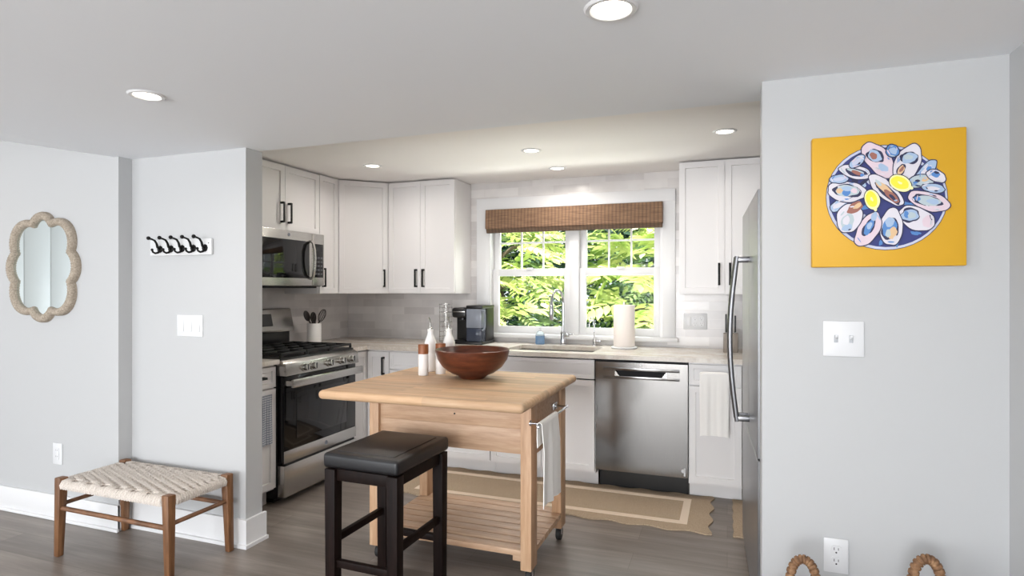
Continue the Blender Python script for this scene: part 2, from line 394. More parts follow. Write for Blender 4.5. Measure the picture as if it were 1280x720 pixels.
# left partition: the part with the mirror stands a little proud of the part with the coat hooks
pl = MB()
pl.box(-6.6, -3.20, 2.36, 2.556, 0, 2.8)
pl.box(-3.20, -2.372, 2.44, 2.556, 0, ZC)
struct('wall_left_front', pl, M['wall'])
def base_run(mb, x0, x1, y0, y1, h=.145):
    mb.box(x0, x1, y0, y1, 0, h, .003); 
bl = MB()
bl.box(-6.5, -3.188, 2.345, 2.361, .0, .145, .003); bl.box(-6.5, -3.178, 2.333, 2.35, 0, .018, .004)
bl.box(-3.203, -3.188, 2.346, 2.44, 0, .145, .003)
bl.box(-3.19, -2.356, 2.425, 2.441, 0, .145); bl.box(-3.19, -2.344, 2.413, 2.43, 0, .018)
bl.box(-2.3725, -2.356, 2.441, 2.572, 0, .145); bl.box(-2.362, -2.344, 2.43, 2.574, 0, .018)
struct('baseboard_left', bl, M['trim'])
struct('wall_right_front', MB().box(.117, 1.1, 2.30, 2.42, 0, ZC), M['wall'])
struct('wall_right', MB().box(.84, 1.1, -4.9, 2.30, 0, ZC), M['wall'])
br_ = MB(); br_.box(.105, .84, 2.285, 2.301, 0, .145, .003); br_.box(.826, .841, -4.7, 2.29, 0, .145, .003)
struct('baseboard_right', br_, M['trim'])
struct('wall_kitchen_right', MB().box(.92, 1.1, 2.42, 4.8, 0, ZK), M['wall'])
struct('wall_kitchen_left', MB().box(-3.5, XL, 2.556, 4.8, 0, ZK), M['tile_y'])
WX0, WX1, WZ0, WZ1 = -1.885, -.458, .985, 2.03
wb = MB()
wb.box(-3.5, WX0, YB, 4.78, 0, ZK); wb.box(WX1, 1.1, YB, 4.78, 0, ZK); wb.box(WX0, WX1, YB, 4.78, 0, WZ0); wb.box(WX0, WX1, YB, 4.78, WZ1, ZK)
struct('wall_back', wb, M['tile_x'])
# rear of the room (behind the camera): wall with two window openings, far left wall with white closet doors
wr = MB()
for a, b_ in ((-6.6, -5.95), (-3.25, -2.45), (.05, 1.1)): wr.box(a, b_, -4.9, -4.77, 0, 2.8)
for a, b_ in ((-5.95, -3.25), (-2.45, .05)): wr.box(a, b_, -4.9, -4.77, 0, .08); wr.box(a, b_, -4.9, -4.77, 2.08, 2.8)
struct('wall_rear', wr, M['wall'])
struct('wall_far_left', MB().box(-6.75, -6.6, -4.9, 2.55, 0, 2.8), M['wall'])
for i, (y0, y1) in enumerate(((-.42, .32), (.33, 1.07), (1.08, 1.82))):
    d = MB()
    for q in range(3): d.box(-6.6, -6.56, y0+q*(y1-y0)/3+.002, y0+(q+1)*(y1-y0)/3-.002, .02, 2.05, .006)
    struct('door_%d' % (i+1), d, M['trim'])

# ------------------------------------------------------------------ kitchen window: casing, sill, two double-hung units
c = MB()
c.box(-1.99, WX0+.002, 4.598, YB+.001, .985, 2.11, .002); c.box(WX1-.002, -.367, 4.598, YB+.001, .985, 2.11, .002); c.box(-1.99, -.367, 4.597, YB+.001, 2.02, 2.112, .002)
c.box(WX0-.001, WX0+.02, 4.60, 4.77, WZ0, WZ1); c.box(WX1-.02, WX1+.001, 4.60, 4.77, WZ0, WZ1); c.box(WX0, WX1, 4.60, 4.77, WZ1-.02, WZ1+.001)
c.box(-1.19, -1.115, 4.628, 4.74, WZ0, WZ1, .002)
struct('trim_1', c, M['trim'])
struct('trim_2', MB().box(-2.005, -.345, 4.562, 4.77, .955, .987, .006), M['trim'])
def window_unit(n, x0, x1):
    w = MB(); st = .052
    # lower sash in front, upper sash behind it
    for (y0, y1, z0, z1, rb, rt) in ((4.652, 4.682, .986, 1.522, .060, .058), (4.686, 4.714, 1.464, 2.012, .056, .05)):
        w.box(x0, x0+st, y0, y1, z0, z1, .003); w.box(x1-st, x1, y0, y1, z0, z1, .003)
        w.box(x0+st-.004, x1-st+.004, y0+.001, y1-.001, z0, z0+rb, .003); w.box(x0+st-.004, x1-st+.004, y0+.001, y1-.001, z1-rt, z1, .003)
    g0, g1 = x0+st, x1-st
    for k_ in (1, 2): xx = g0+(g1-g0)*k_/3; w.box(xx-.007, xx+.007, 4.691, 4.709, 1.5, 1.98, .002)
    w.box(g0, g1, 4.692, 4.708, 1.733, 1.747, .002)
    w.box(x0+.30, x0+.36, 4.640, 4.654, 1.51, 1.53, .004)
    root = struct('window_%d' % n, w, M['trim'])
    MB().box(g0-.005, g1+.005, 4.666, 4.669, 1.04, 1.47).build('pane', M['glass'], root)
    MB().box(g0-.005, g1+.005, 4.699, 4.702, 1.51, 1.97).build('pane', M['glass'], root)
window_unit(1, WX0+.022, -1.19); window_unit(2, -1.115, WX1-.022)

# ------------------------------------------------------------------ cabinets
def cabinet(name_label, loc, body, fronts, toe=None, extra=None, cat='cabinet', name='base_cabinet'):
    """fronts: list of (kind, w, h, frame matrix, pull or None)"""
    r = thing(name, name_label, cat, loc)
    body.build('cabinet_body', M['cab'], r)
    if toe: toe.build('toe_kick', M['cab'], r)
    for kind, w, h, mx, pl_ in fronts:
        rail = .057 if min(w, h) > .17 else .038
        f = MB().door(w, h, mx, rail).build(kind, M['cab'], r)
        if pl_: pull(mx, *pl_).build('handle', M['black'], f)
    return r
FY, FX = 3.96, -2.65            # planes of the base fronts
def bodyX(x0, x1): return MB().box(x0, x1, FY+.021, 4.612, .10, .883)
def toeX(x0, x1): return MB().box(x0, x1, 4.07, 4.085, 0, .10)
cabinet('white base cabinet door in the corner beside the range side run, black bar pull', (-2.55, 4.3, 0), bodyX(-2.645, -2.449),
        [('door', .190, .755, at(-2.640, FY, .115), (.148, .58, .715))], toeX(-2.645, -2.449))
cabinet('wide white base cabinet with drawer, hidden mostly behind the wooden island', (-2.03, 4.3, 0), bodyX(-2.447, -1.607),
        [('drawer', .834, .128, at(-2.444, FY, .743), (.064, .35, .49, True)), ('door', .415, .618, at(-2.444, FY, .115), (.36, .46, .60)), ('door', .415, .618, at(-2.026, FY, .115), (.055, .46, .60))], toeX(-2.447, -1.607))
cabinet('white sink base cabinet with false drawer front, left of the dishwasher', (-1.22, 4.3, 0), MB().box(-1.605, -.842, FY+.021, 4.612, .10, .70),
        [('drawer_front', .756, .128, at(-1.602, FY, .743), None), ('door', .376, .618, at(-1.602, FY, .115), (.325, .46, .60)), ('door', .376, .618, at(-1.222, FY, .115), (.05, .46, .60))], toeX(-1.605, -.842))
cabinet('white base cabinet right of the dishwasher, with drawer, door and white towel', (-.07, 4.3, 0), bodyX(-.234, .088),
        [('drawer', .314, .128, at(-.230, FY, .743), (.068, .085, .23, True)), ('door', .314, .618, at(-.230, FY, .115), None)], toeX(-.234, .088))
cabinet('narrow white base cabinet between the range and the room corner', (-2.95, 4.1, 0), MB().box(-3.285, FX-.021, 3.764, 4.612, .10, .883),
        [('door', .205, .755, at(FX, 3.766, .115, 90), None)], MB().box(-2.745, -2.73, 3.764, 4.06, 0, .10))
cabinet('white base cabinet left of the range, beside the partition end', (-2.95, 2.78, 0), MB().box(-3.285, FX-.021, 2.562, 2.976, .10, .883),
        [('drawer', .405, .128, at(FX, 2.566, .743, 90), (.068, .15, .30, True)), ('door', .405, .618, at(FX, 2.566, .115, 90), (.06, .46, .60))], MB().box(-2.745, -2.73, 2.562, 2.976, 0, .10))
# wall cabinets
UX, UY, UZ0, UZ1 = -2.95, 4.29, 1.318, 2.239
h = UZ1-UZ0-.006
cabinet('white two door wall cabinet directly above the microwave', (-3.1, 3.39, 1.77), MB().box(-3.285, UX-.021, 2.99, 3.776, 1.768, UZ1),
        [('door', .385, .455, at(UX, 3.012, 1.772, 90), (.345, .05, .195)), ('door', .372, .455, at(UX, 3.401, 1.772, 90), (.03, .05, .195))], name='wall_cabinet', cat='cabinet')
cabinet('narrow white wall cabinet right of the microwave', (-3.1, 3.9, UZ0), MB().box(-3.285, UX-.021, 3.779, 4.008, UZ0, UZ1),
        [('door', .225, h, at(UX, 3.781, UZ0+.003, 90), (.030, .05, .195))], name='wall_cabinet')
dv = Vector((-2.657+2.95, 4.29-4.012, 0)); dl = dv.length; da = math.degrees(math.atan2(dv.y, dv.x))
nrm = Vector((dv.y, -dv.x, 0)).normalized()
cabinet('white diagonal corner wall cabinet with one door', (-3.05, 4.4, UZ0),
        MB().prism([(-3.285, 4.0105), (-2.95-.021*nrm.x-.004, 4.0105), (-2.6585, 4.29-.021*nrm.y+.004), (-2.6585, 4.615), (-3.285, 4.615)], UZ0, UZ1),
        [('door', dl-.012, h, at(-2.95+.006*dv.x/dl, 4.012+.006*dv.y/dl, UZ0+.003, da), (dl-.012-.032, .05, .195))], name='wall_cabinet')
cabinet('white two door wall cabinet left of the window, light on its right side', (-2.35, 4.45, UZ0), MB().box(-2.656, -2.05, UY+.021, 4.615, UZ0, UZ1),
        [('door', .295, h, at(-2.653, UY, UZ0+.003), (.262, .05, .195)), ('door', .304, h, at(-2.356, UY, UZ0+.003), (.032, .05, .195))], name='wall_cabinet')
cabinet('white two door wall cabinet right of the window, partly behind the refrigerator', (0, 4.45, UZ0), MB().box(-.318, .286, UY+.021, 4.615, UZ0, UZ1),
        [('door', .299, h, at(-.316, UY, UZ0+.003), (.264, .06, .21)), ('door', .299, h, at(-.014, UY, UZ0+.003), (.032, .06, .21))], name='wall_cabinet')
# worktops (L-shaped run with the sink cut-out; short piece left of the range)
CT0, CT1, CY = .884, .914, 3.937
SX0, SX1, SY0, SY1 = -1.53, -.88, 4.06, 4.44
q = MB()
q.box(-3.287, -2.63, 3.764, 4.617, CT0, CT1); q.box(-2.63, SX0, CY, 4.617, CT0, CT1); q.box(SX1, .105, CY, 4.617, CT0, CT1)
q.box(SX0, SX1, CY, SY0, CT0, CT1); q.box(SX0, SX1, SY1, 4.617, CT0, CT1)
tag(q.build('countertop', M['quartz']), 'long cream quartz worktop under the window with the sink cut into it', 'countertop')
tag(MB().box(-3.287, -2.625, 2.560, 2.978, CT0, CT1, .003).build('countertop', M['quartz']), 'short cream worktop piece left of the range by the partition', 'countertop')
sk = thing('sink', 'undermount steel sink in the worktop below the window', 'sink', (-1.2, 4.25, .70))
b = MB(); b.box(SX0-.01, SX0+.004, SY0-.01, SY1+.01, .71, .883); b.box(SX1-.004, SX1+.01, SY0-.01, SY1+.01, .71, .883); b.box(SX0, SX1, SY0-.01, SY0+.004, .71, .883); b.box(SX0, SX1, SY1-.004, SY1+.01, .71, .883); b.box(SX0-.01, SX1+.01, SY0-.01, SY1+.01, .702, .712)
b.build('basin', M['steel'], sk); MB().lathe([(0, .003), (.035, .003), (.042, 0)], (-1.2, 4.25, .712)).build('drain', M['chrome'], sk)

# ------------------------------------------------------------------ gas range
rg = thing('range', 'stainless and black gas range with oven, against the left kitchen wall', 'stove', (-2.93, 3.37, 0))
R0, R1 = 2.986, 3.756
MB().box(-3.27, -2.655, R0, R1, .03, .905, .004).build('body', M['black_pl'], rg)
ct = MB().box(-3.2, -2.625, R0+.002, R1-.002, .903, .918, .005).build('cooktop', M['black_pl'], rg)
for i in range(3):
    y0 = R0+.012+i*.250; y1 = y0+.244; g = MB(); z0, z1 = .934, .950
    for yy in (y0+.006, (y0+y1)/2, y1-.006): g.box(-3.17, -2.635, yy-.006, yy+.006, z0, z1, .003)
    for xx in (-3.164, -3.03, -2.90, -2.77, -2.641): g.box(xx-.006, xx+.006, y0, y1, z0+.001, z1+.001, .003)
    for xx in (-3.164, -2.641):
        for yy in (y0+.006, y1-.006): g.box(xx-.007, xx+.007, yy-.007, yy+.007, .917, z0+.004, .002)
    g.build('grate', M['iron'], rg)
for (xx, yy) in ((-3.04, R0+.13), (-2.77, R0+.13), (-2.9, R0+.385), (-3.04, R1-.13), (-2.77, R1-.13)):
    MB().lathe([(0, .016), (.03, .016), (.034, .012), (.034, .006), (.048, .005), (.05, 0)], (xx, yy, .918), 24).build('burner', M['iron'], rg)
cp = MB().prism([(-2.66, .905), (-2.622, .905), (-2.588, .884), (-2.580, .808), (-2.66, .808)], R0, R1, 'y', .003).build('control_panel', M['steel'], rg)
for yy in (3.150, 3.235, 3.405, 3.545, 3.655):
    kb = MB(); n0 = Vector((.995, 0, .10)); p = Vector((-2.584, yy, .846))
    kb.cyl(p-n0*.002, p+n0*.009, .027, .026, 24, bev=.002); kb.cyl(p+n0*.009, p+n0*.036, .022, .020, 24, bev=.003)
    o = kb.build('knob', M['steel'], rg)
    MB().box(-.003, .003, -.0025, .0025, -.019, .019, mx=T(p+n0*.0365)).build('knob_pointer', M['black_pl'], o)
od = MB().box(-2.655, -2.604, R0+.006, R1-.006, .262, .802, .004).build('oven_door', M['black_gl'], rg)
MB().box(-2.6045, -2.6015, R0+.12, R1-.12, .39, .69, .0012).build('oven_window', mat('oven_window_glass', srgb(22, 22, 25), .08), od)
MB().box(-2.606, -2.600, R0+.006, R1-.006, .258, .335, .002).build('door_trim', M['steel'], od)
hb = MB(); hb.box(-2.556, -2.538, R0+.012, R1-.004, .735, .787, .006)
for yy in (R0+.03, R1-.035): hb.box(-2.606, -2.545, yy-.016, yy+.016, .745, .778, .004)
hb.build('handle', M['steel'], od)
MB().cyl((-2.601, 3.40, .297), (-2.5985, 3.40, .297), .014, n=24).build('badge', M['grey_pl'], od)
dr = MB().box(-2.655, -2.600, R0+.004, R1-.004, .045, .243, .004).build('drawer', M['steel'], rg)
MB().box(-2.64, -2.60, R0+.03, R1-.03, .243, .256).build('drawer_gap', M['dark_gap'], rg)
MB().box(-3.25, -2.70, R0+.02, R1-.02, .0, .045).build('plinth', M['black_pl'], rg)
MB().box(-3.27, -3.212, R0+.004, R1-.004, .903, 1.036, .004).build('riser', M['black_pl'], rg)
bg = MB().prism([(-3.272, 1.03), (-3.185, 1.03), (-3.182, 1.045), (-3.215, 1.20), (-3.225, 1.206), (-3.272, 1.206)], R0-.004, R1+.012, 'y', .003).build('backguard', M['steel'], rg)
MB().prism([(-3.21, 1.078), (-3.1865, 1.078), (-3.206, 1.168), (-3.22, 1.168)], 3.19, 3.545, 'y').build('display', M['display'], bg)

# ------------------------------------------------------------------ microwave
mw = thing('microwave', 'stainless over the range microwave with black glass door', 'microwave', (-3.08, 3.36, 1.372))
Y0, Y1, Z0, Z1 = 2.992, 3.745, 1.372, 1.765
MB().box(-3.285, -2.912, Y0, Y1, Z0, Z1, .003).build('body', M['black_pl'], mw)
md = MB().box(-2.913, -2.882, Y0, 3.607, Z0+.006, Z1, .004).build('door', M['steel'], mw)
MB().box(-2.883, -2.880, Y0+.02, 3.574, 1.432, 1.702, .001).build('window', M['black_gl'], md)
hh = MB(); hh.tube([(-2.883, 3.588, 1.428), (-2.858, 3.588, 1.445), (-2.846, 3.588, 1.50), (-2.842, 3.588, 1.57), (-2.846, 3.588, 1.64), (-2.858, 3.588, 1.69), (-2.883, 3.588, 1.708)], .010, 12)
hh.build('handle', M['steel'], md)
MB().cyl((-2.882, 3.36, 1.735), (-2.8805, 3.36, 1.735), .012, n=24).build('badge', M['grey_pl'], md)
mp = MB().box(-2.913, -2.882, 3.609, Y1, Z0+.006, Z1, .004).build('control_panel', M['steel'], mw)
MB().box(-2.883, -2.8803, 3.622, 3.732, 1.440, 1.690, .001).build('keypad', M['black_gl'], mp)
kp = MB()
for i in range(3):
    for j in range(5): kp.box(-2.8806, -2.8799, 3.634+i*.033, 3.658+i*.033, 1.46+j*.03, 1.474+j*.03)
kp.build('key', mat('key_grey', srgb(70, 72, 76), .4), mp)
MB().box(-2.8806, -2.8799, 3.636, 3.718, 1.636, 1.668).build('display', M['display'], mp)
MB().box(-3.2, -2.93, Y0+.03, Y1-.03, 1.362, 1.374).build('vent_grille', M['dark_gap'], mw)

# ------------------------------------------------------------------ dishwasher
dw = thing('dishwasher', 'stainless dishwasher with pocket handle under the worktop', 'dishwasher', (-.536, 4.28, 0))
DX0, DX1, DY = -.836, -.238, 3.952
MB().box(DX0+.004, DX1-.004, 4.0, 4.60, .137, .88).build('tub', M['black_pl'], dw)
d = MB(); PX0, PX1, PZ0, PZ1 = -.705, -.370, .775, .812
d.box(DX0, PX0, DY, 4.0, .138, .866); d.box(PX1, DX1, DY, 4.0, .138, .866); d.box(PX0, PX1, DY, 4.0, .138, PZ0); d.box(PX0, PX1, DY, 4.0, PZ1, .866)
dd = d.build('door', M['steel_h'], dw)
fr_ = MB(); fr_.box(DX0+.05, DX1-.05, DY-.003, DY+.001, .757, PZ0+.0005, .001); fr_.box(DX0+.05, DX1-.05, DY-.003, DY+.001, PZ1-.0005, .832, .001); fr_.box(DX0+.05, PX0, DY-.003, DY+.001, PZ0, PZ1); fr_.box(PX1, DX1-.05, DY-.003, DY+.001, PZ0, PZ1)
fr_.build('handle_strip', M['steel_h'], dd)
hp = MB(); hp.box(PX0, PX1, 3.985, 3.99, PZ0, PZ1); hp.build('pocket_handle', M['dark_gap'], dd)
for tri in ([(PX0, PZ0), (PX0+.03, PZ0), (PX0, PZ1)], [(PX1, PZ0), (PX1, PZ1), (PX1-.03, PZ0)]): MB().prism(tri, DY-.002, 3.988, 'y').build('pocket_corner', M['steel'], dd)
MB().box(-.536, -.524, DY-.001, DY+.002, .846, .853, .001).build('indicator', mat('indicator_white', srgb(250, 250, 250), .3), dd)
st = MB(); st.box(-.262, -.252, DY-.0006, DY+.001, .15, .20); st.cyl((-.266, DY-.0006, .182), (-.266, DY+.001, .182), .012, n=16); st.build('sticker', M['white_pl'], dd)
MB().box(DX0+.01, DX1-.002, 4.06, 4.075, 0.002, .136).build('toe_kick', M['black_pl'], dw)
MB().box(DX0, DX1, 3.97, 4.0, .866, .883).build('top_gap', M['dark_gap'], dw)

# ------------------------------------------------------------------ refrigerator (faces the range; seen along its front)
fg = thing('refrigerator', 'stainless french door refrigerator seen edge on at the end of the wall', 'refrigerator', (.109, 2.452, 0), math.radians(2.1))
MB().box(.075, .70, .0, .905, .03, 1.725, .006).build('body', M['fridge_side'], fg, False)
for y0, y1, hy in ((.002, .450, .412), (.455, .903, .493)):
    dd = MB().box(.012, .07, y0, y1, .700, 1.735, .004, 2).build('door', M['fridge_side'], fg, False)
    MB().box(0, .0125, y0, y1, .700, 1.735, .002, 1).build('front_panel', M['steel_f'], dd, False)
    pts = []
    for i in range(17):
        t_ = i/16; z = .755+t_*.745; pts.append((-.052-.030*math.sin(PI*t_), hy, z))
    hb = MB(); hb.tube(pts, .0105, 12)
    for z in (.768, 1.487): hb.box(-.058, .004, hy-.008, hy+.008, z-.012, z+.012, .004)
    hb.build('handle', M['steel_d'], dd, False)
    MB().box(.02, .11, (y0 if y0 < .2 else y1-.10), (y0+.10 if y0 < .2 else y1), 1.728, 1.752, .006).build('hinge_cover', M['black_pl'], dd, False)
fz = MB().box(.012, .07, .002, .903, .065, .693, .004, 2).build('freezer_drawer', M['fridge_side'], fg, False)
MB().box(0, .0125, .002, .903, .065, .693, .002, 1).build('front_panel', M['steel_f'], fz, False)
MB().box(.03, .69, .01, .895, 0, .064).build('grille', M['black_pl'], fg, False)

# ------------------------------------------------------------------ rolling island
il = thing('kitchen_island', 'pale butcher block kitchen island on castors in the middle of the kitchen', 'kitchen island', (-1.25, 2.83, 0))
IX0, IX1 = -1.676, -.828
MB().box(-1.80, -.782, 2.285, 3.205, .838, .88, .0205, 5).build('tabletop', M['island'], il)
for x0 in (IX0, IX1-.052):
    for y0 in (2.53, 3.04):
        o = MB().box(x0, x0+.052, y0, y0+.09, .078, .838, .003).build('leg', M['island_z'], il)
        cs = MB(); cx, cy = x0+.026, y0+.045
        cs.cyl((cx, cy, .074), (cx, cy, .082), .012, n=14); cs.box(cx-.0165, cx-.0135, cy-.004, cy+.022, .030, .076, .001); cs.box(cx+.0135, cx+.0165, cy-.004, cy+.022, .030, .076, .001); cs.box(cx-.0165, cx+.0165, cy-.012, cy+.022, .0725, .078, .001)
        ca = cs.build('castor', M['chrome'], o)
        MB().cyl((cx-.0125, cy+.012, .0355), (cx+.0125, cy+.012, .0355), .0355, n=24, bev=.004).build('wheel', M['rubber'], ca)
fa = MB(); fa.box(IX0+.052, IX1-.052, 2.548, 2.570, .7135, .838, .001); fa.box(IX0+.052, IX1-.052, 2.5475, 2.5695, .60, .713, .001)
fa.build('front_apron', M['island_x'], il)
MB().cyl((-1.216, 2.544, .762), (-1.216, 2.55, .762), .004, n=12).build('screw_hole', M['dark_gap'], il)
MB().box(IX0+.052, IX1-.052, 3.09, 3.112, .60, .838, .002).build('rear_apron', M['island_x'], il)
for x0 in (IX0+.012, IX1-.034): MB().box(x0, x0+.022, 2.62, 3.04, .58, .838, .002).build('side_apron', M['island_x'], il)
sh = MB()
for i in range(8):
    y0 = 2.545+i*.0715
    sh.box(IX0+.005 if 0 < i < 7 else IX0+.0525, IX1-.002 if 0 < i < 7 else IX1-.0525, y0, y0+(.066 if i else .062), .135, .163, .003)
sh.build('shelf', M['island_x'], il)
for x0 in (IX0+.06, IX1-.10): MB().box(x0, x0+.04, 2.56, 3.10, .105, .136, .002).build('shelf_bearer', M['island_x'], il)
tb = MB(); tb.cyl((-.772, 2.45, .752), (-.772, 2.955, .752), .0065, n=14, bev=.002)
for yy in (2.52, 2.935): tb.cyl((-.830, yy, .752), (-.772, yy, .752), .006, n=12); tb.cyl((-.830, yy, .752), (-.826, yy, .752), .014, n=14)
tb.box(-.84, -.829, 2.9, 2.97, .735, .769, .002)
tb.build('towel_bar', M['chrome'], il)
def drape(y0, y1, x, z, r, lf, lb, nf=5, amp=.006, seed=1):
    """cloth over a bar that runs along y; falls lf on the +x side, lb on the -x side"""
    L = lb+PI*r+lf
    def f(u, v):
        s_ = v*L; y = y0+u*(y1-y0)
        if s_ < lb: d_ = lb-s_; px, pz = x-r, z-d_
        elif s_ < lb+PI*r: a = (s_-lb)/r; d_ = 0; px, pz = x-r*math.cos(a), z+r*math.sin(a)
        else: d_ = s_-lb-PI*r; px, pz = x+r, z-d_
        k_ = min(1, d_/.12); w = amp*k_*(math.sin(u*nf*2*PI+seed)+.5*math.sin(u*nf*3.3*PI+seed*2))
        y = y + (d_*.10)*(u-.45)*(.6+.4*math.sin(seed)) ; 
        return (px+(w+.004*k_ if px > x else .4*w-.001), y, pz - .02*u*(d_ > .25))
    return MB().grid(f, 36, 60)
def solid(o, t_):
    m_ = o.modifiers.new('thickness', 'SOLIDIFY'); m_.thickness = t_; m_.offset = 0; return o
o = drape(2.475, 2.735, -.772, .756, .0105, .36, .10, 2.2, .007, 1.2).build('towel', M['cloth']); solid(o, .0035); tag(o, 'white cotton towel hanging over the island side bar', 'towel')
# white towel on the right-hand cabinet
def flat_drape(x0, x1, y, ztop, zbot):
    def f(u, v):
        x = x0+u*(x1-x0); a = min(1, v/.06)
        z = ztop-(ztop-zbot)*v-(.012*(2*u-1)**6 if v < .1 else 0)
        return (x, y-.034*min(1, a*1.2)**.5-.004*math.sin(u*9.0)*a-.002*math.sin(u*23)*v, z+.004*math.sin(u*5)*v)
    return MB().grid(f, 30, 40)
fd = MB()
def _f(u, v):
    x = -.163+u*.172; L = .39*v; amp = min(1, L/.1)
    return (x+.003*math.sin(v*6)*(u-.5), FY-.0400-.0035*math.sin(u*10)*amp-.0015*math.sin(u*27+1)*amp, .822-L-.008*(abs(2*u-1)**7))
fd.grid(_f, 30, 40)
def _g(u, v):
    x = -.163+u*.172; a = v*PI/2
    return (x, FY-.0400+.016*math.sin(a), .822+.010*(1-math.cos(a))-.008*(abs(2*u-1)**7))
fd.grid(_g, 30, 6)
bmesh.ops.remove_doubles(fd.bm, verts=fd.bm.verts, dist=.0005)
o = fd.build('towel', M['cloth']); solid(o, .004); tag(o, 'white towel hanging on the cabinet drawer right of the dishwasher', 'towel')
ck = MB()
def _h(u, v):
    return (FX+.010+.004*math.sin(u*11)*min(1, v*4)+.002*math.sin(u*5+v*3), 2.84+u*.088+.008*v*(u-.5), .705-.305*v)
ck.grid(_h, 16, 30)
o = ck.build('towel', M['check']); solid(o, .004); tag(o, 'grey checked towel hanging beside the range on the left cabinet', 'towel')

# ------------------------------------------------------------------ on the island
bw = MB().lathe([(0, .0), (.062, .0), (.070, .006), (.076, .014), (.118, .032), (.158, .062), (.185, .102), (.197, .146), (.198, .152), (.193, .155), (.188, .150), (.175, .104), (.148, .068), (.106, .038), (.055, .022), (0, .020)], n=64)
bw = bw.build('bowl', M['walnut']); bw.location = (-1.272, 2.885, .8805); tag(bw, 'large dark wooden salad bowl on the island top', 'bowl')
def shaker(x, y, label):
    r = thing('shaker', label, 'shaker', (x, y, .8805), group='white and wood shakers on the island')
    MB().lathe([(0, 0), (.026, 0), (.028, .003), (.028, .117), (.0, .117)], n=32).build('body', M['ceramic'], r, False)
    MB().lathe([(0, .117), (.0285, .1172), (.0285, .166), (.027, .169), (0, .169)], n=32).build('cap', M['capwood'], r, False)
    return r
s1 = shaker(-1.569, 2.89, 'white shaker with wooden cap, left and nearer of the two by the bowl')
dup(s1, (-1.505, 2.972, .8805), None, 'white shaker with wooden cap half hidden behind the bowl rim')
def cruet(x, y, label):
    r = thing('cruet', label, 'bottle', (x, y, .8805), group='white oil cruets on the island')
    MB().lathe([(0, 0), (.033, 0), (.036, .004), (.036, .150), (.034, .166), (.027, .188), (.020, .203), (.0175, .212), (.0175, .232), (.0185, .234), (.0185, .242), (0, .242)], n=32).build('bottle', M['ceramic'], r, False)
    b = MB(); b.lathe([(0, .242), (.011, .242), (.011, .248), (.004, .254), (0, .254)], n=20); b.tube([(0, 0, .25), (0, 0, .275), (-.002, -.004, .30), (-.006, -.012, .312)], [.0042, .0038, .003, .0024], 10)
    b.build('pour_spout', M['steel'], r, False)
    return r
c1 = cruet(-1.607, 3.045, 'white oil cruet with steel spout behind the left shaker')
dup(c1, (-1.528, 3.125, .8805), .6, 'white oil cruet just behind the wooden bowl, right of the other cruet')

# ------------------------------------------------------------------ bar stool
sl = thing('bar_stool', 'backless black leather bar stool with dark wood legs before the island', 'stool', (-1.362, 2.205, 0), math.radians(-1.6))
hx, hy = .172, .208; lw = .050
b = MB().box(-hx-.006, hx+.006, -hy-.006, hy+.006, .628, .688, .015, 4)
b.build('seat_cushion', M['leather'], sl, False)
pn = MB().box(-hx+.036, hx-.036, -hy+.036, hy-.036, .686, .6915, .003, 2).build('seat_panel', mat('seat_top_leather', srgb(36, 32, 32), .46), sl, False)
for sx in (-1, 1):
    for sy in (-1, 1):
        cx, cy = sx*(hx-lw/2), sy*(hy-lw/2)
        MB().hexa([(cx-.022, cy-.022, 0), (cx+.022, cy-.022, 0), (cx+.022, cy+.022, 0), (cx-.022, cy+.022, 0)], [(cx-lw/2, cy-lw/2, .622), (cx+lw/2, cy-lw/2, .622), (cx+lw/2, cy+lw/2, .622), (cx-lw/2, cy+lw/2, .622)], .002).build('leg', M['espresso'], sl, False)
for sy in (-1, 1):
    y = sy*(hy-lw/2); MB().box(-hx+lw-.002, hx-lw+.002, y-.011, y+.011, .575, .622, .002).build('apron', M['espresso'], sl, False)
    MB().box(-hx+lw-.006, hx-lw+.006, y-.011, y+.011, .222, .252, .002).build('stretcher', M['espresso'], sl, False)
for sx in (-1, 1):
    x = sx*(hx-lw/2); MB().box(x-.011, x+.011, -hy+lw-.002, hy-lw+.002, .575, .622, .002).build('apron', M['espresso'], sl, False)
    MB().box(x-.011, x+.011, -hy+lw-.006, hy-lw+.006, .312, .342, .002).build('stretcher', M['espresso'], sl, False)

# ------------------------------------------------------------------ woven bench
bn = thing('bench', 'low teak bench with woven cream cord seat below the coat hooks', 'bench', (-2.80, 2.205, 0), math.radians(-.6))
bx, by = .393, .19
for sx in (-1, 1):
    for sy in (-1, 1):
        cx, cy = sx*(bx-.022), sy*(by-.022); ox, oy = sx*.012, sy*.006
        MB().hexa([(cx-.016+ox, cy-.016+oy, 0), (cx+.016+ox, cy-.016+oy, 0), (cx+.016+ox, cy+.016+oy, 0), (cx-.016+ox, cy+.016+oy, 0)],
                  [(cx-.022, cy-.022, .40), (cx+.022, cy-.022, .40), (cx+.022, cy+.022, .40), (cx-.022, cy+.022, .40)], .006).build('leg', M['teak'], bn, False)
for sy in (-1, 1): MB().cyl((-bx+.02, sy*(by-.018), .245), (bx-.02, sy*(by-.018), .245), .0115, n=16).build('stretcher', M['teak_x'], bn, False)
for sx in (-1, 1): MB().cyl((sx*(bx-.016), -by+.02, .262), (sx*(bx-.016), by-.02, .262), .0105, n=16).build('stretcher', M['teak_x'], bn, False)
ws = MB(); n1, n2 = 40, 22; X0, X1, Yb0, Yb1 = -bx+.034, bx-.034, -by+.034, by-.034
ze = .372
def over(i, j): return 1 if ((i + 2*j) // 3) % 2 == 0 else -1        # long twill floats: the diagonal ripple of the weave
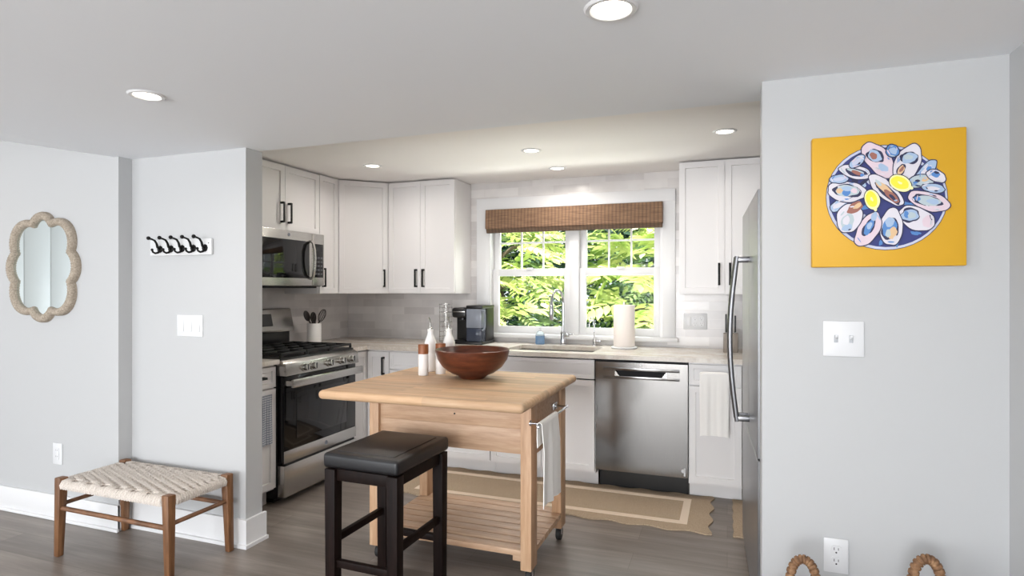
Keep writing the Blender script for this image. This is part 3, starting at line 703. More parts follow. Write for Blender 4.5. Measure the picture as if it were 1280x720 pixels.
for i in range(n1):                        # cords across the short way, wrapped round the long rails
    x = -bx+.046+(i+.5)*(2*bx-.092)/n1; pts = [(x, -by+.004, ze-.022), (x, -by-.001, ze-.004), (x, -by+.008, ze+.011)]
    for j in range(n2): pts.append((x+.002*over(i, j+1), -by+.03+(j+.5)*(2*by-.06)/n2, ze+.009+.0065*over(i, j)))
    pts += [(x, by-.008, ze+.011), (x, by+.001, ze-.004), (x, by-.004, ze-.022)]
    ws.tube(pts, .0080, 6)
for j in range(n2):
    y = -by+.044+(j+.5)*(2*by-.088)/n2; pts = [(-bx+.004, y, ze-.022), (-bx-.001, y, ze-.004), (-bx+.008, y, ze+.011)]
    for i in range(n1): pts.append((-bx+.03+(i+.5)*(2*bx-.06)/n1, y, ze+.009-.0065*over(i, j)))
    pts += [(bx-.008, y, ze+.011), (bx+.001, y, ze-.004), (bx-.004, y, ze-.022)]
    ws.tube(pts, .0072, 6)
for sy in (-1, 1): ws.box(-bx+.043, bx-.043, sy*(by-.014)-.013, sy*(by-.014)+.013, ze-.026, ze+.006, .008)
for sx in (-1, 1): ws.box(sx*(bx-.014)-.013, sx*(bx-.014)+.013, -by+.043, by-.043, ze-.026, ze+.006, .008)
ws.build('woven_seat', M['rope'], bn, False, 60)

# ------------------------------------------------------------------ mirror with scalloped cord frame
mr = thing('wall_mirror', 'scalloped wall mirror with greige cord wrapped frame on the left wall', 'mirror', (-3.812, 2.36, 1.483))
LOB = [(0, .222, .106), (0, -.222, .106), (.196, 0, .117), (-.196, 0, .117), (.140, .148, .138), (-.140, .148, .138), (.140, -.148, .138), (-.140, -.148, .138)]
def scallop(off, n=240):
    out = []
    for i in range(n):
        a = 2*PI*i/n; c_, s_ = math.cos(a), math.sin(a); best = 0
        for (x, z, r) in LOB:
            r = r-off; b_ = x*c_+z*s_; disc = b_*b_-(x*x+z*z-r*r)
            if disc > 0: best = max(best, b_+math.sqrt(disc))
        out.append((best*c_, best*s_))
    return out
fo = scallop(0, 480)
b = bmesh.new(); rings = []
prof = [(0, 0), (0, .5), (.12, .82), (.3, .97), (.5, 1), (.7, .97), (.88, .82), (1, .5), (1, 0)]
fi = []
for i in range(480):                       # inner edge: the outer outline moved in, its cusps softened
    rr_ = sum(math.hypot(*fo[(i+k) % 480]) for k in range(-9, 10))/19-.048; rr_ = .15*rr_+.85*(math.hypot(*fo[i])-.049); a_ = 2*PI*i/480
    fi.append((rr_*math.cos(a_), rr_*math.sin(a_)))
for i in range(480):
    rid = .0012*(1 if i % 4 < 2 else -1)
    ring = []
    for (t_, hgt) in prof:
        x = fo[i][0]*(1-t_)+fi[i][0]*t_; z = fo[i][1]*(1-t_)+fi[i][1]*t_
        ring.append(b.verts.new((x, -.038*hgt-(rid if hgt > .4 else 0), z)))
    rings.append(ring)
for i in range(480):
    A, B = rings[i], rings[(i+1) % 480]
    for k in range(len(prof)-1): b.faces.new((A[k], B[k], B[k+1], A[k+1]))
bmesh.ops.recalc_face_normals(b, faces=b.faces)
f_ = MB(); f_.bm.free(); f_.bm = b; f_.build('frame', M['mirror_rope'], mr, False, 50)
MB().prism([(x*1.04, z*1.04) for x, z in fi[::2]], -.014, -.001, 'y').build('mirror_glass', M['mirror'], mr, False)

# ------------------------------------------------------------------ coat rack
cr = thing('coat_rack', 'white board with five black coat hooks on the left wall', 'coat rack', (-2.82, 2.44, 1.58))
MB().box(-3.04, -2.592, 2.424, 2.4395, 1.538, 1.626, .004).build('board', mat('white_board_paint', srgb(212, 213, 214), .5), cr)
for i in range(5):
    x = -2.962+i*.0815; hk = MB(); y = 2.424
    hk.lathe([(0, .005), (.019, .004), (.021, 0)], n=8, mx=T((x, y, 1.574)) @ Matrix.Rotation(PI/2, 4, 'X'))
    hk.tube([(x, y-.002, 1.574), (x, y-.016, 1.584), (x, y-.022, 1.604), (x, y-.034, 1.620), (x, y-.052, 1.626), (x, y-.070, 1.629)], [.0075, .007, .006, .0055, .005, .005], 10)
    hk.sphere((x, y-.071, 1.630), .0105)
    hk.tube([(x, y-.002, 1.566), (x, y-.014, 1.554), (x, y-.030, 1.550), (x, y-.044, 1.556), (x, y-.049, 1.567)], [.0075, .006, .0055, .005, .005], 10)
    hk.sphere((x, y-.049, 1.568), .0075)
    hk.build('hook', M['black'], cr)
MB().cyl((-2.61, 2.4225, 1.60), (-2.61, 2.425, 1.60), .003, n=10).build('screw', M['black'], cr)

# ------------------------------------------------------------------ switches and outlets
def plate(label, cat, name, mx, w, h, items):
    """plate in a front's frame centred on x=0, z=0; items: list of (kind, x, z)"""
    r = thing(name, label, cat, mx.translation)
    b = MB().box(-w/2, w/2, -.006, 0, -h/2, h/2, .003, mx=mx)
    b.build('cover_plate', M['white_pl'], r)
    for kind, x, z in items:
        if kind == 'toggle':
            s_ = MB().box(x-.006, x+.006, -.0075, -.005, z-.013, z+.013, .001, mx=mx).build('switch_slot', mat('shadow_grey', srgb(190, 192, 196), .5) if 'sg' not in M else M['sg'], r)
            MB().hexa([(x-.0045, -.006, z-.004), (x+.0045, -.006, z-.004), (x+.0045, -.006, z+.010), (x-.0045, -.006, z+.010)], [(x-.0035, -.019, z+.006), (x+.0035, -.019, z+.006), (x+.0035, -.019, z+.013), (x-.0035, -.019, z+.013)], .001, mx=mx).build('toggle', M['white_pl'], s_)
        elif kind == 'rocker':
            MB().hexa([(x-.0165, -.006, z-.033), (x+.0165, -.006, z-.033), (x+.0165, -.006, z+.033), (x-.0165, -.006, z+.033)], [(x-.0155, -.011, z-.032), (x+.0155, -.011, z-.032), (x+.0155, -.0075, z+.032), (x-.0155, -.0075, z+.032)], .001, mx=mx).build('rocker', M['white_pl'], r)
        elif kind == 'outlet':
            for dz in (-.0195, .0195):
                s_ = MB().prism([(x-.0165, z+dz-.011), (x-.010, z+dz-.0165), (x+.010, z+dz-.0165), (x+.0165, z+dz-.011), (x+.0165, z+dz+.011), (x+.010, z+dz+.0165), (x-.010, z+dz+.0165), (x-.0165, z+dz+.011)], -.0085, -.005, 'y', mx=mx).build('socket', M['white_pl'], r)
                e = MB()
                e.box(x-.0075, x-.0055, -.0088, -.0080, z+dz+.001, z+dz+.010, mx=mx); e.box(x+.0055, x+.0075, -.0088, -.0080, z+dz+.001, z+dz+.009, mx=mx); e.cyl((x, -.0088, z+dz-.007), (x, -.0080, z+dz-.007), .0028, n=12, mx=mx)
                e.build('slot', M['dark_gap'], s_)
        elif kind == 'decora':
            s_ = MB().box(x-.0165, x+.0165, -.009, -.005, z-.033, z+.033, .0015, mx=mx).build('socket', M['white_pl'], r)
            e = MB()
            for dz in (-.018, .018):
                e = MB(); e.box(x-.0075, x-.0055, -.0093, -.0085, z+dz, z+dz+.009, mx=mx); e.box(x+.0055, x+.0075, -.0093, -.0085, z+dz, z+dz+.008, mx=mx)
                e.build('slot', M['dark_gap'], s_)
    return r
M['sg'] = mat('switch_slot_grey', srgb(176, 179, 184), .5)
plate('white double toggle switch plate on the right wall below the painting', 'light switch', 'light_switch', at(.3745, 2.30, 1.181), .125, .122, [('toggle', -.023, 0), ('toggle', .023, 0)])
plate('white double outlet plate low on the right wall between the basket handles', 'outlet', 'wall_outlet', at(.352, 2.30, .434), .076, .118, [('outlet', 0, 0)])
plate('white double rocker switch plate on the left wall below the coat hooks', 'light switch', 'light_switch', at(-2.757, 2.44, 1.153), .186, .118, [('rocker', -.058, 0), ('rocker', 0, 0), ('rocker', .058, 0)])
plate('white outlet low on the left wall beside the woven bench', 'outlet', 'wall_outlet', at(-3.697, 2.36, .386), .080, .125, [('decora', 0, 0)])
plate('white switch and outlet plate on the tiles right of the window', 'outlet', 'wall_outlet', at(-.225, 4.62, 1.113), .170, .120, [('rocker', -.046, 0), ('outlet', 0, 0), ('outlet', .046, 0)])

# ------------------------------------------------------------------ painting: platter of oysters and lemons on yellow
pt = thing('painting', 'square yellow canvas painting of oysters on a blue platter, on the right wall', 'painting', (.5, 2.30, 1.651))
AX0, AX1, AZ0, AZ1 = .274, .717, 1.4265, 1.8695; AY = 2.265
PC = {'y': srgb(210, 160, 30), 'rim': srgb(190, 194, 214), 'navy': srgb(44, 52, 116), 'sh': srgb(212, 208, 216), 'pk': srgb(216, 196, 206), 'lb': srgb(158, 180, 208), 'bl': srgb(78, 128, 190), 'br': srgb(150, 96, 84), 'oc': srgb(214, 180, 140), 'lem': srgb(244, 224, 60), 'leml': srgb(246, 240, 170), 'gr': srgb(176, 190, 196), 'dk': srgb(36, 38, 74)}
PK = list(PC); pm = [mat('paint_'+q_, PC[q_], .55) for q_ in PK]
MB().box(AX0, AX1, AY, 2.2995, AZ0, AZ1, .004).build('canvas', pm[0], pt)
art = MB(); lay = [0]
def uv(px, py):
    u = (px-15)/728; t0 = 88-56*u; t1 = 707-15*u
    return (AX0+u*(AX1-AX0), AZ1-(py-t0)/(t1-t0)*(AZ1-AZ0))
def blob(col, cx, cy, a, b_, ang=0, wob=0, seed=0, n=40):
    lay[0] += 1; rnd = random.Random(seed*7+int(cx)); ph = [rnd.uniform(0, 6.28) for _ in range(4)]; ca, sa = math.cos(math.radians(ang)), math.sin(math.radians(ang)); P_ = []
    for i in range(n):
        t_ = 2*PI*i/n; w = 1+wob*(.5*math.sin(2*t_+ph[0])+.35*math.sin(3*t_+ph[1])+.25*math.sin(5*t_+ph[2])+.15*math.sin(8*t_+ph[3]))
        x, y = a*w*math.cos(t_), b_*w*math.sin(t_); P_.append(uv(cx+x*ca-y*sa, cy+x*sa+y*ca))
    d_ = AY-.0004-.00006*lay[0]
    b = bmesh.new(); vs = [b.verts.new((p[0], d_, p[1])) for p in P_]; f = b.faces.new(vs); f.normal_update()
    if f.normal.y > 0: f.normal_flip()
    art._add(b, PK.index(col), None)
blob('dk', 372, 370, 288, 252); blob('rim', 372, 370, 285, 249); blob('navy', 374, 369, 274, 238)
rr = random.Random(3)
for i in range(46):
    a = rr.uniform(0, 2*PI); q_ = rr.uniform(.25, .93)
    blob(rr.choice(['bl', 'lb', 'dk', 'bl', 'rim']), 374+274*q_*math.cos(a), 369+238*q_*math.sin(a), rr.uniform(10, 26), rr.uniform(5, 12), rr.uniform(0, 180), .35, i, 20)
OY = [(340, 192, 98, 56, 52, 'pk', [('dk', 325, 172, 44, 30, 30), ('lb', 322, 172, 37, 24, 30), ('br', 316, 172, 19, 15, 20), ('lb', 362, 228, 26, 16, 40)]),
      (475, 205, 92, 56, -58, 'sh', [('dk', 484, 182, 42, 30, -10), ('lb', 484, 182, 36, 24, -10), ('gr', 478, 178, 20, 13, 0), ('dk', 445, 240, 34, 17, -58), ('oc', 445, 240, 27, 12, -58), ('br', 448, 236, 16, 7, -58)]),
      (560, 245, 62, 28, -48, 'lb', [('sh', 556, 250, 40, 14, -48), ('bl', 572, 232, 15, 8, -40)]),
      (536, 292, 66, 28, -14, 'gr', [('dk', 520, 292, 12, 7, 0), ('oc', 560, 282, 22, 10, -20), ('bl', 510, 300, 10, 6, 0)]),
      (605, 268, 44, 26, 20, 'sh', [('bl', 600, 258, 25, 14, 20), ('dk', 606, 252, 12, 6, 20)]),
      (592, 326, 52, 20, 6, 'lb', [('sh', 590, 328, 32, 9, 6)]),
      (572, 388, 92, 44, 16, 'pk', [('dk', 562, 384, 66, 27, 14), ('gr', 570, 386, 58, 21, 14), ('lb', 590, 390, 28, 13, 14), ('bl', 520, 376, 16, 9, 20)]),
      (517, 470, 88, 50, 22, 'sh', [('dk', 486, 455, 46, 34, 6), ('lb', 486, 455, 39, 27, 6), ('bl', 470, 452, 12, 17, 0), ('gr', 494, 456, 20, 14, 0), ('pk', 566, 486, 26, 26, 0)]),
      (400, 512, 54, 84, 4, 'sh', [('dk', 394, 520, 38, 56, 6), ('bl', 390, 512, 32, 44, 6), ('lb', 392, 488, 23, 22, 0), ('oc', 406, 540, 20, 28, 20), ('gr', 384, 542, 13, 18, 0)]),
      (290, 524, 46, 92, 36, 'pk', [('dk', 292, 514, 24, 46, 30), ('bl', 293, 514, 18, 38, 30), ('lb', 296, 506, 10, 20, 30), ('lb', 318, 462, 14, 22, 30)]),
      (150, 408, 52, 22, -28, 'lb', [('sh', 148, 408, 34, 11, -28)]),
      (198, 470, 74, 56, -62, 'sh', [('gr', 190, 490, 44, 30, -60), ('br', 226, 420, 44, 22, -28), ('oc', 238, 412, 22, 11, -28), ('lb', 188, 516, 26, 16, -30), ('sh', 184, 482, 24, 15, -60)]),
      (186, 344, 98, 46, 2, 'sh', [('dk', 188, 340, 70, 31, 0), ('gr', 188, 340, 62, 25, 0), ('oc', 150, 340, 17, 12, 0), ('bl', 184, 350, 22, 14, 0), ('lb', 186, 330, 26, 11, 0), ('pk', 222, 340, 16, 12, 0)]),
      (148, 284, 44, 20, -6, 'lb', [('rim', 150, 284, 28, 10, -6)]),
      (226, 250, 78, 30, 14, 'sh', [('dk', 232, 252, 55, 19, 14), ('gr', 230, 248, 42, 10, 14), ('br', 240, 256, 34, 9, 16), ('bl', 262, 266, 13, 7, 14)]),
      (236, 200, 44, 20, -34, 'lb', [('rim', 236, 200, 28, 11, -34)]),
      (404, 150, 30, 28, -30, 'bl', [('lb', 408, 150, 17, 17, 0)]),
      (372, 336, 102, 38, 44, 'sh', [('dk', 384, 350, 76, 23, 44), ('oc', 372, 334, 64, 15, 44), ('br', 400, 366, 42, 17, 44), ('dk', 404, 372, 24, 7, 44), ('gr', 338, 302, 18, 9, 44)])]
for i, (cx, cy, a, b_, an, col, ins) in enumerate(OY):
    blob('dk', cx, cy, a+5, b_+5, an, .10, i); blob(col, cx, cy, a, b_, an, .10, i)
    for j, (c2, x2, y2, a2, b2, an2) in enumerate(ins): blob(c2, x2, y2, a2, b2, an2, .18, i*9+j, 28)
for (cx, cy, a, b_, an) in ((308, 382, 46, 35, 72), (440, 304, 52, 36, 24)):
    blob('dk', cx, cy, a+5, b_+5, an, .03); blob('leml', cx, cy, a+1, b_+1, an, .03)
    ca, sa = math.cos(math.radians(an)), math.sin(math.radians(an)); blob('leml', cx+ca*a, cy+sa*a, 12, 8, an); blob('lem', cx-3, cy-2, a-8, b_-8, an, .05); blob('leml', cx-2, cy-2, 10, 6, an, .3)
for i in range(90):                        # brush strokes over the shells
    cx, cy, a, b_, an = OY[rr.randrange(len(OY))][:5]; t_ = rr.uniform(0, 2*PI); q_ = rr.uniform(.62, .92); ca, sa = math.cos(math.radians(an)), math.sin(math.radians(an))
    x, y = a*q_*math.cos(t_), b_*q_*math.sin(t_)
    blob(rr.choice(['lb', 'sh', 'bl', 'sh', 'pk', 'gr', 'dk']), cx+x*ca-y*sa, cy+x*sa+y*ca, rr.uniform(6, 17), rr.uniform(1.6, 3.6), an+math.degrees(math.atan2(b_*math.cos(t_), -a*math.sin(t_)))+rr.uniform(-15, 15), .15, i, 14)
art.build('painted_image', pm, pt)

# ------------------------------------------------------------------ blind
bd = thing('roman_blind', 'brown woven wood roman blind raised at the top of the kitchen window', 'blind', (-1.173, 4.57, 1.92))
BX0, BX1 = -1.889, -.456
MB().prism([(4.597, 2.012), (4.552, 2.012), (4.548, 2.006), (4.543, 1.93), (4.541, 1.858), (4.549, 1.852), (4.597, 1.852)], BX0, BX1, 'x', .002).build('valance', M['blind'], bd)
fl = MB()
for i in range(3): fl.prism([(4.595, 1.862-.006*i), (4.556-.002*i, 1.862-.006*i), (4.550+.004*i, 1.848-.011*i), (4.556+.004*i, 1.838-.010*i), (4.595, 1.840-.010*i)], BX0+.004, BX1-.004, 'x', .002)
fl.build('folded_shade', M['blind_d'], bd)

# ------------------------------------------------------------------ on the worktop
fc = thing('faucet', 'tall chrome pull down kitchen faucet behind the sink', 'faucet', (-1.217, 4.53, CT1))
MB().lathe([(0, 0), (.027, 0), (.027, .006), (.021, .012), (.021, .10), (.017, .106), (0, .106)], n=24).build('base', M['chrome'], fc, False)
pts = [(0, 0, .10), (0, 0, .30)]+[(-.030+.030*math.cos(a)*1, -.062+.062*math.cos(a), .335+.095*math.sin(a)) for a in [i*PI/10 for i in range(11)]]
MB().tube(pts, .011, 14).build('spout', M['chrome'], fc, False)
MB().cyl((-.060, -.124, .34), (-.060, -.126, .20), .015, .018, 18, bev=.003).build('spray_head', M['chrome'], fc, False)
hb = MB(); hb.cyl((.018, 0, .078), (.050, -.004, .078), .013, .013, 16, bev=.002); hb.cyl((.045, -.004, .082), (.088, -.012, .088), .007, .006, 14, bev=.002); hb.build('lever', M['chrome'], fc, False)
ff = thing('water_tap', 'slim chrome filtered water tap between the faucet and paper towels', 'faucet', (-.968, 4.53, CT1))
MB().lathe([(0, 0), (.018, 0), (.018, .008), (.012, .014), (.012, .055), (0, .055)], n=20).build('base', M['chrome'], ff, False)
MB().tube([(0, 0, .05), (0, 0, .16)]+[(-.012+.012*math.cos(a), -.035+.035*math.cos(a), .17+.05*math.sin(a)) for a in [i*PI/8 for i in range(9)]]+[(-.024, -.07, .15)], .0055, 12).build('spout', M['chrome'], ff, False)
hb = MB(); hb.cyl((.01, 0, .035), (.035, -.002, .035), .007, n=12); hb.box(.032, .050, -.010, .006, .026, .046, .004); hb.build('lever', M['chrome'], ff, False)
sp_ = thing('soap_bottle', 'small clear soap bottle with blue soap beside the sink', 'bottle', (-1.405, 4.52, CT1))
MB().lathe([(0, 0), (.034, 0), (.037, .004), (.037, .062), (.035, .068), (0, .068)], n=28).build('soap', M['soap'], sp_, False)
MB().lathe([(.0375, .066), (.036, .08), (.020, .10), (.014, .106), (0, .106)], n=28).build('bottle', mat('clear_plastic', srgb(226, 236, 240), .08, Transmission_Weight=.85, IOR=1.2), sp_, False)
hb = MB(); hb.lathe([(0, .104), (.015, .104), (.015, .118), (.006, .12), (.006, .134), (0, .134)], n=18); hb.box(-.008, .008, -.034, .010, .130, .138, .003); hb.build('pump', M['white_pl'], sp_, False)
pr = thing('paper_towel_roll', 'upright roll of white paper towels on a round base by the window', 'paper towels', (-.72, 4.42, CT1))
MB().lathe([(0, 0), (.092, 0), (.096, .003), (.096, .010), (.090, .014), (0, .014)], n=40).build('base', M['white_pl'], pr, False)
MB().lathe([(.0, .0145), (.076, .0145), (.078, .018), (.078, .318), (.076, .322), (.024, .322), (.022, .316), (.022, .30), (0, .30)], n=48).build('roll', M['paper'], pr, False)
MB().lathe([(.008, .30), (.008, .330), (.014, .332), (.014, .338), (0, .340)], n=20).build('rod', M['steel'], pr, False)
cf = thing('coffee_maker', 'black single serve coffee maker with clear tank left of the window', 'coffee maker', (-1.95, 4.42, CT1))
MB().box(-2.083, -1.81, 4.30, 4.56, CT1, CT1+.022, .006).build('base', M['black_pl'], cf)
MB().box(-2.08, -1.815, 4.395, 4.56, CT1+.02, 1.205, .012, 3).build('body', M['black_pl'], cf)
MB().box(-2.082, -1.955, 4.305, 4.40, 1.125, 1.205, .018, 4).build('brew_head', M['black_pl'], cf)
MB().box(-2.03, -1.99, 4.335, 4.365, 1.10, 1.127, .006).build('spout', M['black_pl'], cf)
MB().box(-2.068, -1.965, 4.302, 4.306, 1.168, 1.178, .001).build('trim', M['steel'], cf)
dp = MB(); dp.box(-2.072, -1.962, 4.306, 4.39, CT1+.022, CT1+.032, .003); dp.build('drip_tray', M['black'], cf)
MB().box(-1.948, -1.822, 4.298, 4.394, CT1+.024, 1.045, .006).build('tank', M['smoke_pl'], cf)
MB().box(-1.950, -1.820, 4.296, 4.394, 1.045, 1.196, .006).build('tank_cover', M['grey_pl'], cf)
hb = MB(); hb.tube([(-1.820, 4.315, 1.185), (-1.800, 4.315, 1.178), (-1.796, 4.315, 1.15), (-1.796, 4.315, 1.06), (-1.802, 4.315, 1.035), (-1.820, 4.315, 1.028)], .008, 10); hb.build('handle', M['grey_pl'], cf)
MB().box(-1.955, -1.812, 4.30, 4.56, 1.198, 1.224, .008).build('lid', M['black_pl'], cf)
cs_ = thing('pod_carousel', 'thin wire coffee pod carousel left of the coffee maker', 'rack', (-2.195, 4.43, CT1))
b = MB(); b.lathe([(0, 0), (.058, 0), (.060, .003), (.055, .007), (0, .007)], n=32); b.cyl((0, 0, .005), (0, 0, .325), .003, n=10)
for zz in (.012, .09, .17, .25, .315): b.tube([(.055*math.cos(a), .055*math.sin(a), zz) for a in [2*PI*i/24 for i in range(24)]], .0016, 6, True)
for i in range(8):
    a = 2*PI*i/8; b.cyl((.055*math.cos(a), .055*math.sin(a), .005), (.055*math.cos(a), .055*math.sin(a), .318), .0016, n=6)
for zz in (.05, .13, .21, .285):
    for i in range(4):
        a = 2*PI*(i+.5)/4; cx, cy = .040*math.cos(a), .040*math.sin(a); b.tube([(cx+.02*math.cos(t_), cy+.02*math.sin(t_), zz) for t_ in [2*PI*j/14 for j in range(14)]], .0013, 5, True)
b.build('wire_frame', M['steel'], cs_, False)
kn = thing('knife_block', 'grey wooden knife block behind the refrigerator handle on the worktop', 'knife block', (.022, 4.42, CT1))
MB().prism([(-.06, 0), (.06, 0), (.06, .10), (-.02, .135), (-.06, .135)], -.048, .048, 'x', .004).build('block', M['knife_block'], kn, False)
for i, (dx, dy, hh_) in enumerate(((-.03, -.03, .15), (0, -.035, .168), (.03, -.03, .14))):
    r = thing('kitchen_knife', ['black handled knife, leftmost in the grey knife block', 'black handled knife, middle one in the grey knife block', 'black handled knife, rightmost in the grey knife block'][i], 'knife', (.022+dx, 4.42+dy, CT1+.136), group='knives in the grey block')
    MB().box(-.006, .006, -.011, .011, 0, hh_-.02, .004).build('handle', M['black_pl'], r, False)
    MB().box(-.001, .001, -.012, .012, -.09, .004).build('blade', M['steel'], r, False)
# crock with utensils, right of the range
ck = thing('utensil_crock', 'white ceramic crock holding dark utensils behind the range', 'crock', (-3.125, 3.935, CT1))
MB().lathe([(0, 0), (.052, 0), (.056, .004), (.056, .162), (.054, .166), (.050, .164), (.049, .012), (0, .010)], n=36).build('crock', M['ceramic'], ck, False)
def utensil(name, label, cat, base, tip, head):
    r = thing(name, label, cat, (0, 0, 0), group='utensils in the white crock')
    b = MB(); b.tube([base, tip], [.004, .0055], 10); b.build('handle', M['darkspoon'], r, False)
    hb = MB(); head(hb, Vector(tip), (Vector(tip)-Vector(base)).normalized()); hb.build('head', M['darkspoon'], r, False, 60)
    return r
c0 = Vector((-3.125, 3.935, CT1))
def spoon_head(b, p, d): b.sphere((0, 0, 0), .034, mx=T(p+d*.036) @ d.to_track_quat('Z', 'X').to_matrix().to_4x4() @ RZ(15), sc=(.95, .30, 1.35), n=20)
def slot_head(b, p, d):
    mx = T(p+d*.03) @ d.to_track_quat('Z', 'X').to_matrix().to_4x4() @ RZ(-10)
    b.tube([(.028*math.cos(a), 0, .040*math.sin(a)) for a in [2*PI*i/24 for i in range(24)]], .006, 8, True, mx=mx)
    for x in (-.012, 0, .012): b.tube([(x, 0, -.034), (x, 0, .034)], .004, 8, mx=mx)
def turner_head(b, p, d): b.box(-.026, .026, -.003, .003, -.01, .045, .003, mx=T(p) @ d.to_track_quat('Z', 'X').to_matrix().to_4x4())
def whisk_head(b, p, d):
    mx = T(p) @ d.to_track_quat('Z', 'X').to_matrix().to_4x4()
    for k in range(5):
        a = PI*k/5; b.tube([(math.cos(a)*.027*math.sin(t_)*(1 if t_ < PI else 1), math.sin(a)*.027*math.sin(t_), .055-.055*math.cos(t_) if t_ <= PI else 0) for t_ in [i*PI/12 for i in range(13)]]+[(-math.cos(a)*.027*math.sin(t_), -math.sin(a)*.027*math.sin(t_), .055-.055*math.cos(t_)) for t_ in [PI-i*PI/12 for i in range(1, 13)]], .0018, 6, mx=mx)
utensil('serving_spoon', 'dark serving spoon leaning left in the white crock', 'spoon', c0+Vector((.02, .03, .02)), c0+Vector((-.005, -.060, .195)), spoon_head)
utensil('slotted_spoon', 'dark slotted spoon, second from left in the white crock', 'spoon', c0+Vector((.01, .025, .02)), c0+Vector((.02, -.028, .185)), slot_head)
utensil('turner', 'short dark turner in the middle of the white crock', 'spatula', c0+Vector((-.01, -.01, .02)), c0+Vector((-.01, .006, .168)), turner_head)
utensil('whisk', 'dark wire whisk leaning right in the white crock', 'whisk', c0+Vector((0, -.046, .02)), c0+Vector((.01, .052, .178)), whisk_head)

# ------------------------------------------------------------------ rug and mat
rug = thing('rug', 'long beige jute runner with scalloped edge and pale border stripe before the sink', 'rug', (-1.1, 3.74, 0), math.radians(-.3))
def scal_rect(hx_, hy_, nx, ny, amp):
    P_ = []
    def edge(ax, ay, bx_, by_, n_, nxn, nyn):
        L = 14*n_
        for i in range(L):
            t_ = i/L; w = amp*.5-amp*math.sin(PI*n_*t_)**2*(1 if n_ > 4 else .9)
            P_.append((ax+(bx_-ax)*t_+nxn*w, ay+(by_-ay)*t_+nyn*w))
    edge(-hx_, -hy_, hx_, -hy_, nx, 0, -1); edge(hx_, -hy_, hx_, hy_, ny, 1, 0); edge(hx_, hy_, -hx_, hy_, nx, 0, 1); edge(-hx_, hy_, -hx_, -hy_, ny, -1, 0)
    return P_
MB().prism(scal_rect(1.01, .305, 9, 3, .027), .001, .008).build('mat', M['jute'], rug, False)
bs = MB(); ax, ay, w_ = .885, .215, .045
bs.box(-ax, ax, -ay, -ay+w_, .006, .0095); bs.box(-ax, ax, ay-w_, ay, .006, .0095); bs.box(-ax, -ax+w_, -ay+w_, ay-w_, .006, .0095); bs.box(ax-w_, ax, -ay+w_, ay-w_, .006, .0095)
bs.build('border_stripe', M['jute_l'], rug, False)
mt = MB(); mt.prism(scal_rect(.030, .30, 1, 4, .006), .001, .009, mx=at(.062, 3.74, 0))
tag(mt.build('floor_mat', M['jute']), 'small beige mat edge on the floor at the refrigerator foot', 'mat')

# ------------------------------------------------------------------ wicker baskets whose handles rise into the frame
def basket(x, y, rz, label):
    r = thing('wicker_basket', label, 'basket', (x, y, 0), rz, group='wicker baskets by the right wall')
    b = MB(); R_, H_ = .150, .355
    for i in range(24):
        z = .012+i*(H_-.02)/23; rr_ = R_*(.84+.16*(i/23)**.7)
        b.tube([((rr_+.004*math.cos(18*a+PI*i))*math.cos(a), (rr_+.004*math.cos(18*a+PI*i))*math.sin(a), z) for a in [2*PI*k/72 for k in range(72)]], .0085, 6, True)
    b.lathe([(0, .004), (R_*.84, .004), (R_*.84, .014), (0, .014)], n=36)
    b.build('body', M['wicker'], r, False, 60)
    for sy in (-1, 1):
        pts = []; rad = []
        for i in range(97):
            t_ = i/96*PI; pts.append((-.040*math.cos(t_)*(1+.10*math.sin(t_)), sy*(R_+.004), .335+.150*math.sin(t_)**.62)); rad.append(.0130+(.0018 if i % 6 < 4 else -.0016))
        MB().tube(pts, rad, 12).build('handle', M['wicker'], r, False, 70)
    return r
b1 = basket(.229, 1.95, 0, 'wicker basket with wrapped loop handle, left of the low right wall outlet')
b2 = dup(b1, (.597, 2.00, 0), .12, 'wicker basket with wrapped loop handle, toward the right corner of the wall'); b2.scale = (1.06, 1.0, 1.07)

# ------------------------------------------------------------------ recessed ceiling lights
def downlight(x, y, z, label, power, r=.046):
    l = thing('recessed_light', label, 'ceiling light', (x, y, z), group='recessed ceiling lights')
    MB().lathe([(r, -.002), (r+.004, -.006), (r+.014, -.006), (r+.020, -.001), (r+.020, .001), (r, .001)], n=40).build('trim_ring', M['trim'], l, False)
    MB().lathe([(0, -.0035), (r*.7, -.0035), (r, -.002), (r, 0), (0, 0)], n=40).build('lens', M['bulb'], l, False)
    d = bpy.data.lights.new('lamp_light', 'AREA'); d.shape = 'DISK'; d.size = r*1.8; d.energy = power; d.color = (1.0, .93, .86); d.spread = math.radians(165)
    o = bpy.data.objects.new('lamp_light', d); COL.objects.link(o); o.parent = l; o.location = (0, 0, -.010)
    return l
downlight(-.29, 1.565, ZC, 'round recessed ceiling light nearest the camera, top centre', 5, .052)
downlight(-2.09, 1.653, ZC, 'round recessed ceiling light at upper left over the bench side', 5)
downlight(-2.41, 3.68, ZK, 'round recessed kitchen light by the left wall cabinets', 4.2)
downlight(-1.187, 3.627, ZK, 'round recessed kitchen light in the middle, nearer row', 4.2)
downlight(-1.177, 4.22, ZK, 'round recessed kitchen light closest to the window', 4.2)
downlight(-.013, 3.562, ZK, 'round recessed kitchen light above the right wall cabinets', 4.2)

